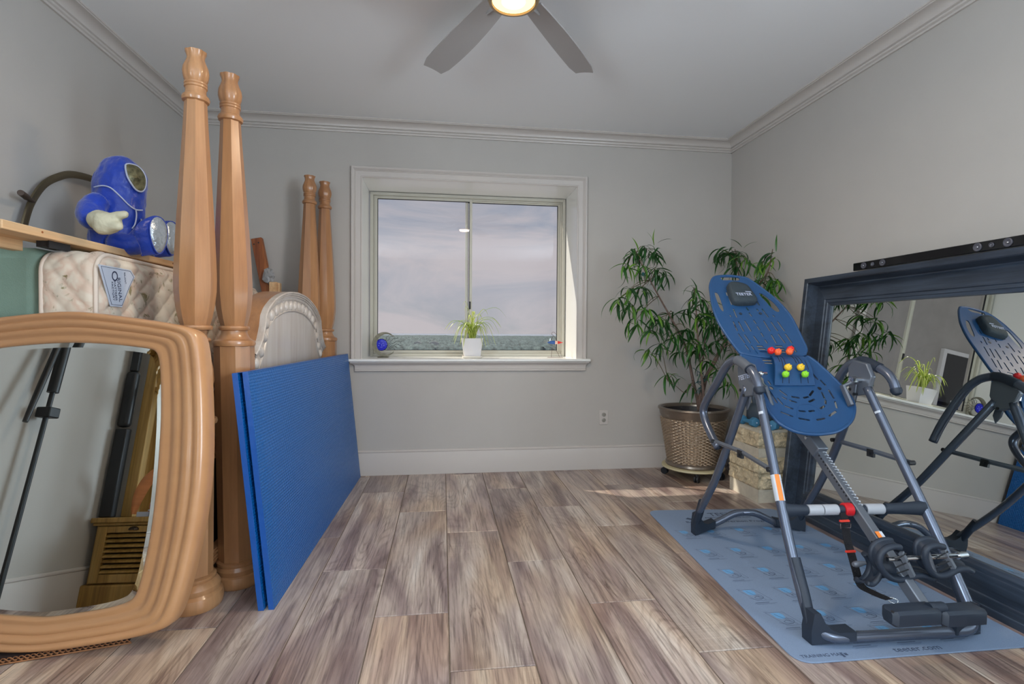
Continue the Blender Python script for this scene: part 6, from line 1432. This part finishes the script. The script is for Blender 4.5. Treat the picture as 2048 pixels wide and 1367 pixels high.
for dx, dz, rx, rz_ in ((-0.016, 0.012, 0.009, 0.004), (0.014, 0.012, 0.009, 0.004), (0, -0.002, 0.004, 0.010), (0, -0.018, 0.014, 0.003), (-0.02, -0.006, 0.005, 0.006), (0.02, -0.006, 0.005, 0.006)): mb.sphere(c+Vector((dx, -0.0075, dz)), 1, 10, 6, sc=(rx, 0.003, rz_))
part('face_relief', mb, m_cob2, mo_, smooth=True, ang=180)
mb = MB()
for ang_, ln_ in ((62, 20), (48, 26), (32, 30), (14, 34), (0, 32), (-12, 26), (-24, 24)):
    a = math.radians(ang_); q = []
    for k in range(9):
        t = 11+(ln_-0)*k/8; w = 1.6*math.sin(k*1.5); q.append(px2(763+t*math.cos(a)*0.95-w*math.sin(a), 689-t*math.sin(a)*0.7-w*math.cos(a)))
    mb.tube(q, 0.0017, 5)
part('wire_rays', mb, M_black, mo_, smooth=True)
# fish ornament
fo = thing('fish_ornament', (at_y(1110, 712, 4.22).x, 4.22, SZ), 'small blue and red fish figure on wire legs at the right end of the sill', 'ornament')
def fx(a, b_): return at_y(a, b_, 4.22)
mb = MB(); xs_ = [1095, 1099, 1104, 1110, 1115, 1119, 1122, 1125.5]; rr_ = [0.5, 2.4, 3.5, 3.6, 3.2, 2.4, 1.4, 0.4]
mb.tube([fx(x, 684.5) for x in xs_], [r*4.2/1046 for r in rr_], 12, sq=0.5); mb.m = [(0 if (i//12) < 3 else (1 if (i//12) < 4 else 2)) for i in range(len(mb.f))]; mb.m[-2] = 0
part('fish_body', mb, [mat('fish_blue', (40, 84, 150), 0.25), mat('fish_cream', (230, 190, 170), 0.3), mat('fish_red', (214, 44, 36), 0.25)], fo, smooth=True, ang=180)
mb = MB(); mb.tube(smoothpath([fx(1107, 671), fx(1103.5, 668), fx(1104.5, 664.5), fx(1108.5, 664), (fx(1111, 667)), fx(1113, 669)], 4), 0.0014, 5)
for a, b_ in (((1106.5, 671), (1101, 682)), ((1107.5, 671), (1115, 682))): mb.tube([fx(*a), fx(*b_)], 0.0014, 5)
zf = lambda a: Vector((fx(a, 711).x, 4.22, SZ+0.003))
mb.tube(smoothpath([fx(1108.5, 688), fx(1105, 697), fx(1103.5, 703), zf(1102.5)], 4), 0.0015, 5); mb.tube(smoothpath([fx(1109, 688), fx(1112, 700), fx(1116, 706), zf(1119)], 4), 0.0015, 5); mb.tube([fx(1122, 701), zf(1122)], 0.001, 5)
part('wire_stand', mb, mat('brown_wire', (84, 62, 50), 0.4, 0.6), fo, smooth=True)
mb = MB(); mb.bx(zf(1095).x, zf(1125).x, 4.195, 4.245, SZ, SZ+0.003); part('base_plate', mb, mat('weathered_plate', (150, 138, 130), 0.6), fo, bevel=0.001)

# ================================================================== BESIDE THE LEFT WALL, SEEN IN THE FRAMED MIRROR
CY, CXa, CXb = 1.12, -1.786, -1.22
cb = thing('oak_cabinet', ((CXa+CXb)/2, 0.92, 0), 'oak hutch cabinet with louvred door and cup handle, reflected in the honey framed mirror', 'cabinet')
mb = MB(); mb.bx(CXa+0.02, CXb, 0.74, CY-0.006, 0.105, 0.385); part('body', mb, M_oak, cb, bevel=0.003)
mb = MB(); mb.bx(CXa, CXb, 0.72, CY+0.012, 0, 0.105); part('plinth', mb, M_oak, cb, bevel=0.01)
mb = MB(); mb.bx(CXa, CXb, 0.72, CY+0.022, 0.388, 0.412); mb.bx(CXa+0.008, CXb, 0.73, CY+0.012, 0.374, 0.388); part('top_board', mb, M_oak, cb, bevel=0.004)
dr = thing_part = None
mb = MB(); d0, d1 = -1.750, -1.40
mb.bx(d0, d0+0.045, CY-0.004, CY+0.012, 0.112, 0.37); mb.bx(d1-0.045, d1, CY-0.004, CY+0.012, 0.112, 0.37); mb.bx(d0+0.045, d1-0.045, CY-0.004, CY+0.012, 0.112, 0.150); mb.bx(d0+0.045, d1-0.045, CY-0.004, CY+0.012, 0.340, 0.37)
door = part('door', mb, M_oak, cb, 'louvred oak door', bevel=0.002)
for k in range(8):
    z = 0.162+k*0.0235; mb = MB(); mb.box(((d0+d1)/2, CY+0.003, z), (d1-d0-0.09, 0.020, 0.006), Matrix.Rotation(-0.65, 3, 'X')); part('louvre', mb, M_oak, door)
mb = MB(); mb.bx(d0+0.045, d1-0.045, CY-0.009, CY-0.006, 0.15, 0.34); part('louvre_back', mb, mat('dark_recess', (40, 28, 14), 0.9), door)
mb = MB(); rows = []
for i in range(7):
    a = PI/2*i/6; rows.append([(-1.577+0.024*math.cos(t)*math.cos(a*0.95), CY+0.012+0.016*math.sin(a+0.1), 0.352+0.016*math.sin(t)*math.cos(a*0.95)) for t in [PI*k/12 for k in range(13)]])
part('cup_handle', MB().grid(rows), mat('aged_bronze', (60, 50, 42), 0.35, 0.8), door, 'dark bronze cup handle', smooth=True, ang=180, solid=0.002)
for x0, x1 in ((-1.712, -1.655), (-1.28, -1.222)): mb = MB(); mb.bx(x0, x1, 0.99, 1.04, 0.412, 1.62); part('stile', mb, M_oak, cb, bevel=0.004)
mb = MB(); mb.bx(-1.712, -1.695, 0.74, 0.99, 0.412, 1.62); part('side_panel', mb, M_oak, cb, bevel=0.002)
mb = MB(); mb.bx(-1.70, CXb, 0.74, 0.755, 0.412, 1.62); part('back_panel', mb, M_oak, cb)
for z in (1.07, 1.60): mb = MB(); mb.bx(-1.70, CXb, 0.755, 1.03, z, z+0.028); part('shelf_board', mb, M_oak, cb, bevel=0.003)
mb = MB(); mb.bx(-1.782, -1.722, 1.055, 1.10, 0.4125, 0.86); single('black_slab', mb, M_black, 'flat black slab standing on the oak cabinet by the wall', 'panel', bevel=0.006)
mb = MB(); mb.bx(-1.788, -1.728, 1.045, 1.10, 0.868, 1.175); t = single('black_pad', mb, M_black, 'rounded black pad above the flat black slab on the oak cabinet', 'pad', bevel=0.022, bseg=4)
mb = MB(); mb.bx(-1.775, -1.735, 1.065, 1.09, 1.175, 1.36); mb.v += []; part('upright', mb, M_black, t, bevel=0.004); ORG[t.name] = t.location.copy()
m_rw = mat('orange_wood', (214, 138, 84), 0.35, noise=(4, 0.2, (1, 1, 6)))
c_ = Vector((-1.50, 1.02, 0.4135)); wc = thing('wooden_crescent', (-1.56, 1.06, 0.4125), 'orange wood crescent bowl leaning on the oak cabinet beside the red ball', 'bowl')
rows = []
for i in range(15):
    t = i/14; th = PI+0.02-t*1.25; cxx, czz = -1.44, 0.430; R0 = 0.185; w = 0.030*math.sin(PI*min(1, t*0.85+0.10))
    rows.append([(cxx+(R0+w*q)*math.cos(th), 1.075+0.012*(1-q*q), czz+(R0*1.35+w*q)*math.sin(th)) for q in (-1, -0.5, 0, 0.5, 1)])
mb = MB(); mb.grid(rows); mb.v = [Vector((v.x, v.y, max(v.z, 0.4135))) for v in mb.v]
part('shell', mb, m_rw, wc, smooth=True, ang=180, solid=0.006)
random.seed(9)
for k in range(9):
    mb = MB(); mb.sphere((-1.565+0.015*k-0.004*k*random.random(), 1.045+0.02*random.random(), 0.432+0.012*k+0.01*random.random()), 0.010, 10, 6); part('bead', mb, m_rw, wc, smooth=True, ang=180)
rb = thing('red_ball', (-1.505, 1.06, 0.4125), 'dark red ball with a white band on the oak cabinet', 'ball')
mb = MB(); mb.sphere((-1.505, 1.06, 0.4125+0.052), 0.052, 24, 14); part('ball', mb, mat('dark_red', (150, 24, 40), 0.3), rb, smooth=True, ang=180)
part('white_band', MB().tube([(-1.505+0.0505*math.cos(t), 1.06+0.0505*math.sin(t), 0.443) for t in [2*PI*k/32 for k in range(32)]], 0.004, 8, closed=True), m_wpipe, rb, smooth=True)
mb = MB(); mb.bx(-1.60, -1.54, 1.085, 1.095, 0.4125, 0.436); single('white_card', mb, m_wpipe, 'small white card standing on the front edge of the oak cabinet', 'card', bevel=0.001)
# black folded stand leaning by the wall
sx, sy = -1.745, 1.60
fs = thing('folded_stand', (sx, sy, 0), 'black folded tripod stand by the left wall, reflected at the framed mirror edge', 'stand')
part('upper_tube', MB().tube([(sx, sy, 0.95), (sx-0.005, sy-0.03, 1.5)], 0.022, 12), M_black, fs, smooth=True)
part('lower_tube', MB().tube([(sx+0.01, sy+0.05, 0.0), (sx, sy, 0.97)], 0.010, 12), M_black, fs, smooth=True)
part('side_leg', MB().tube([(sx+0.03, sy+0.14, 0.80), (sx+0.022, sy+0.10, 0.95), (sx, sy, 1.30)], [0.010, 0.013, 0.014], 12), M_black, fs, smooth=True)
mb = MB(); mb.box((sx, sy, 0.86), (0.06, 0.06, 0.045)); part('clamp', mb, M_black, fs, bevel=0.005)
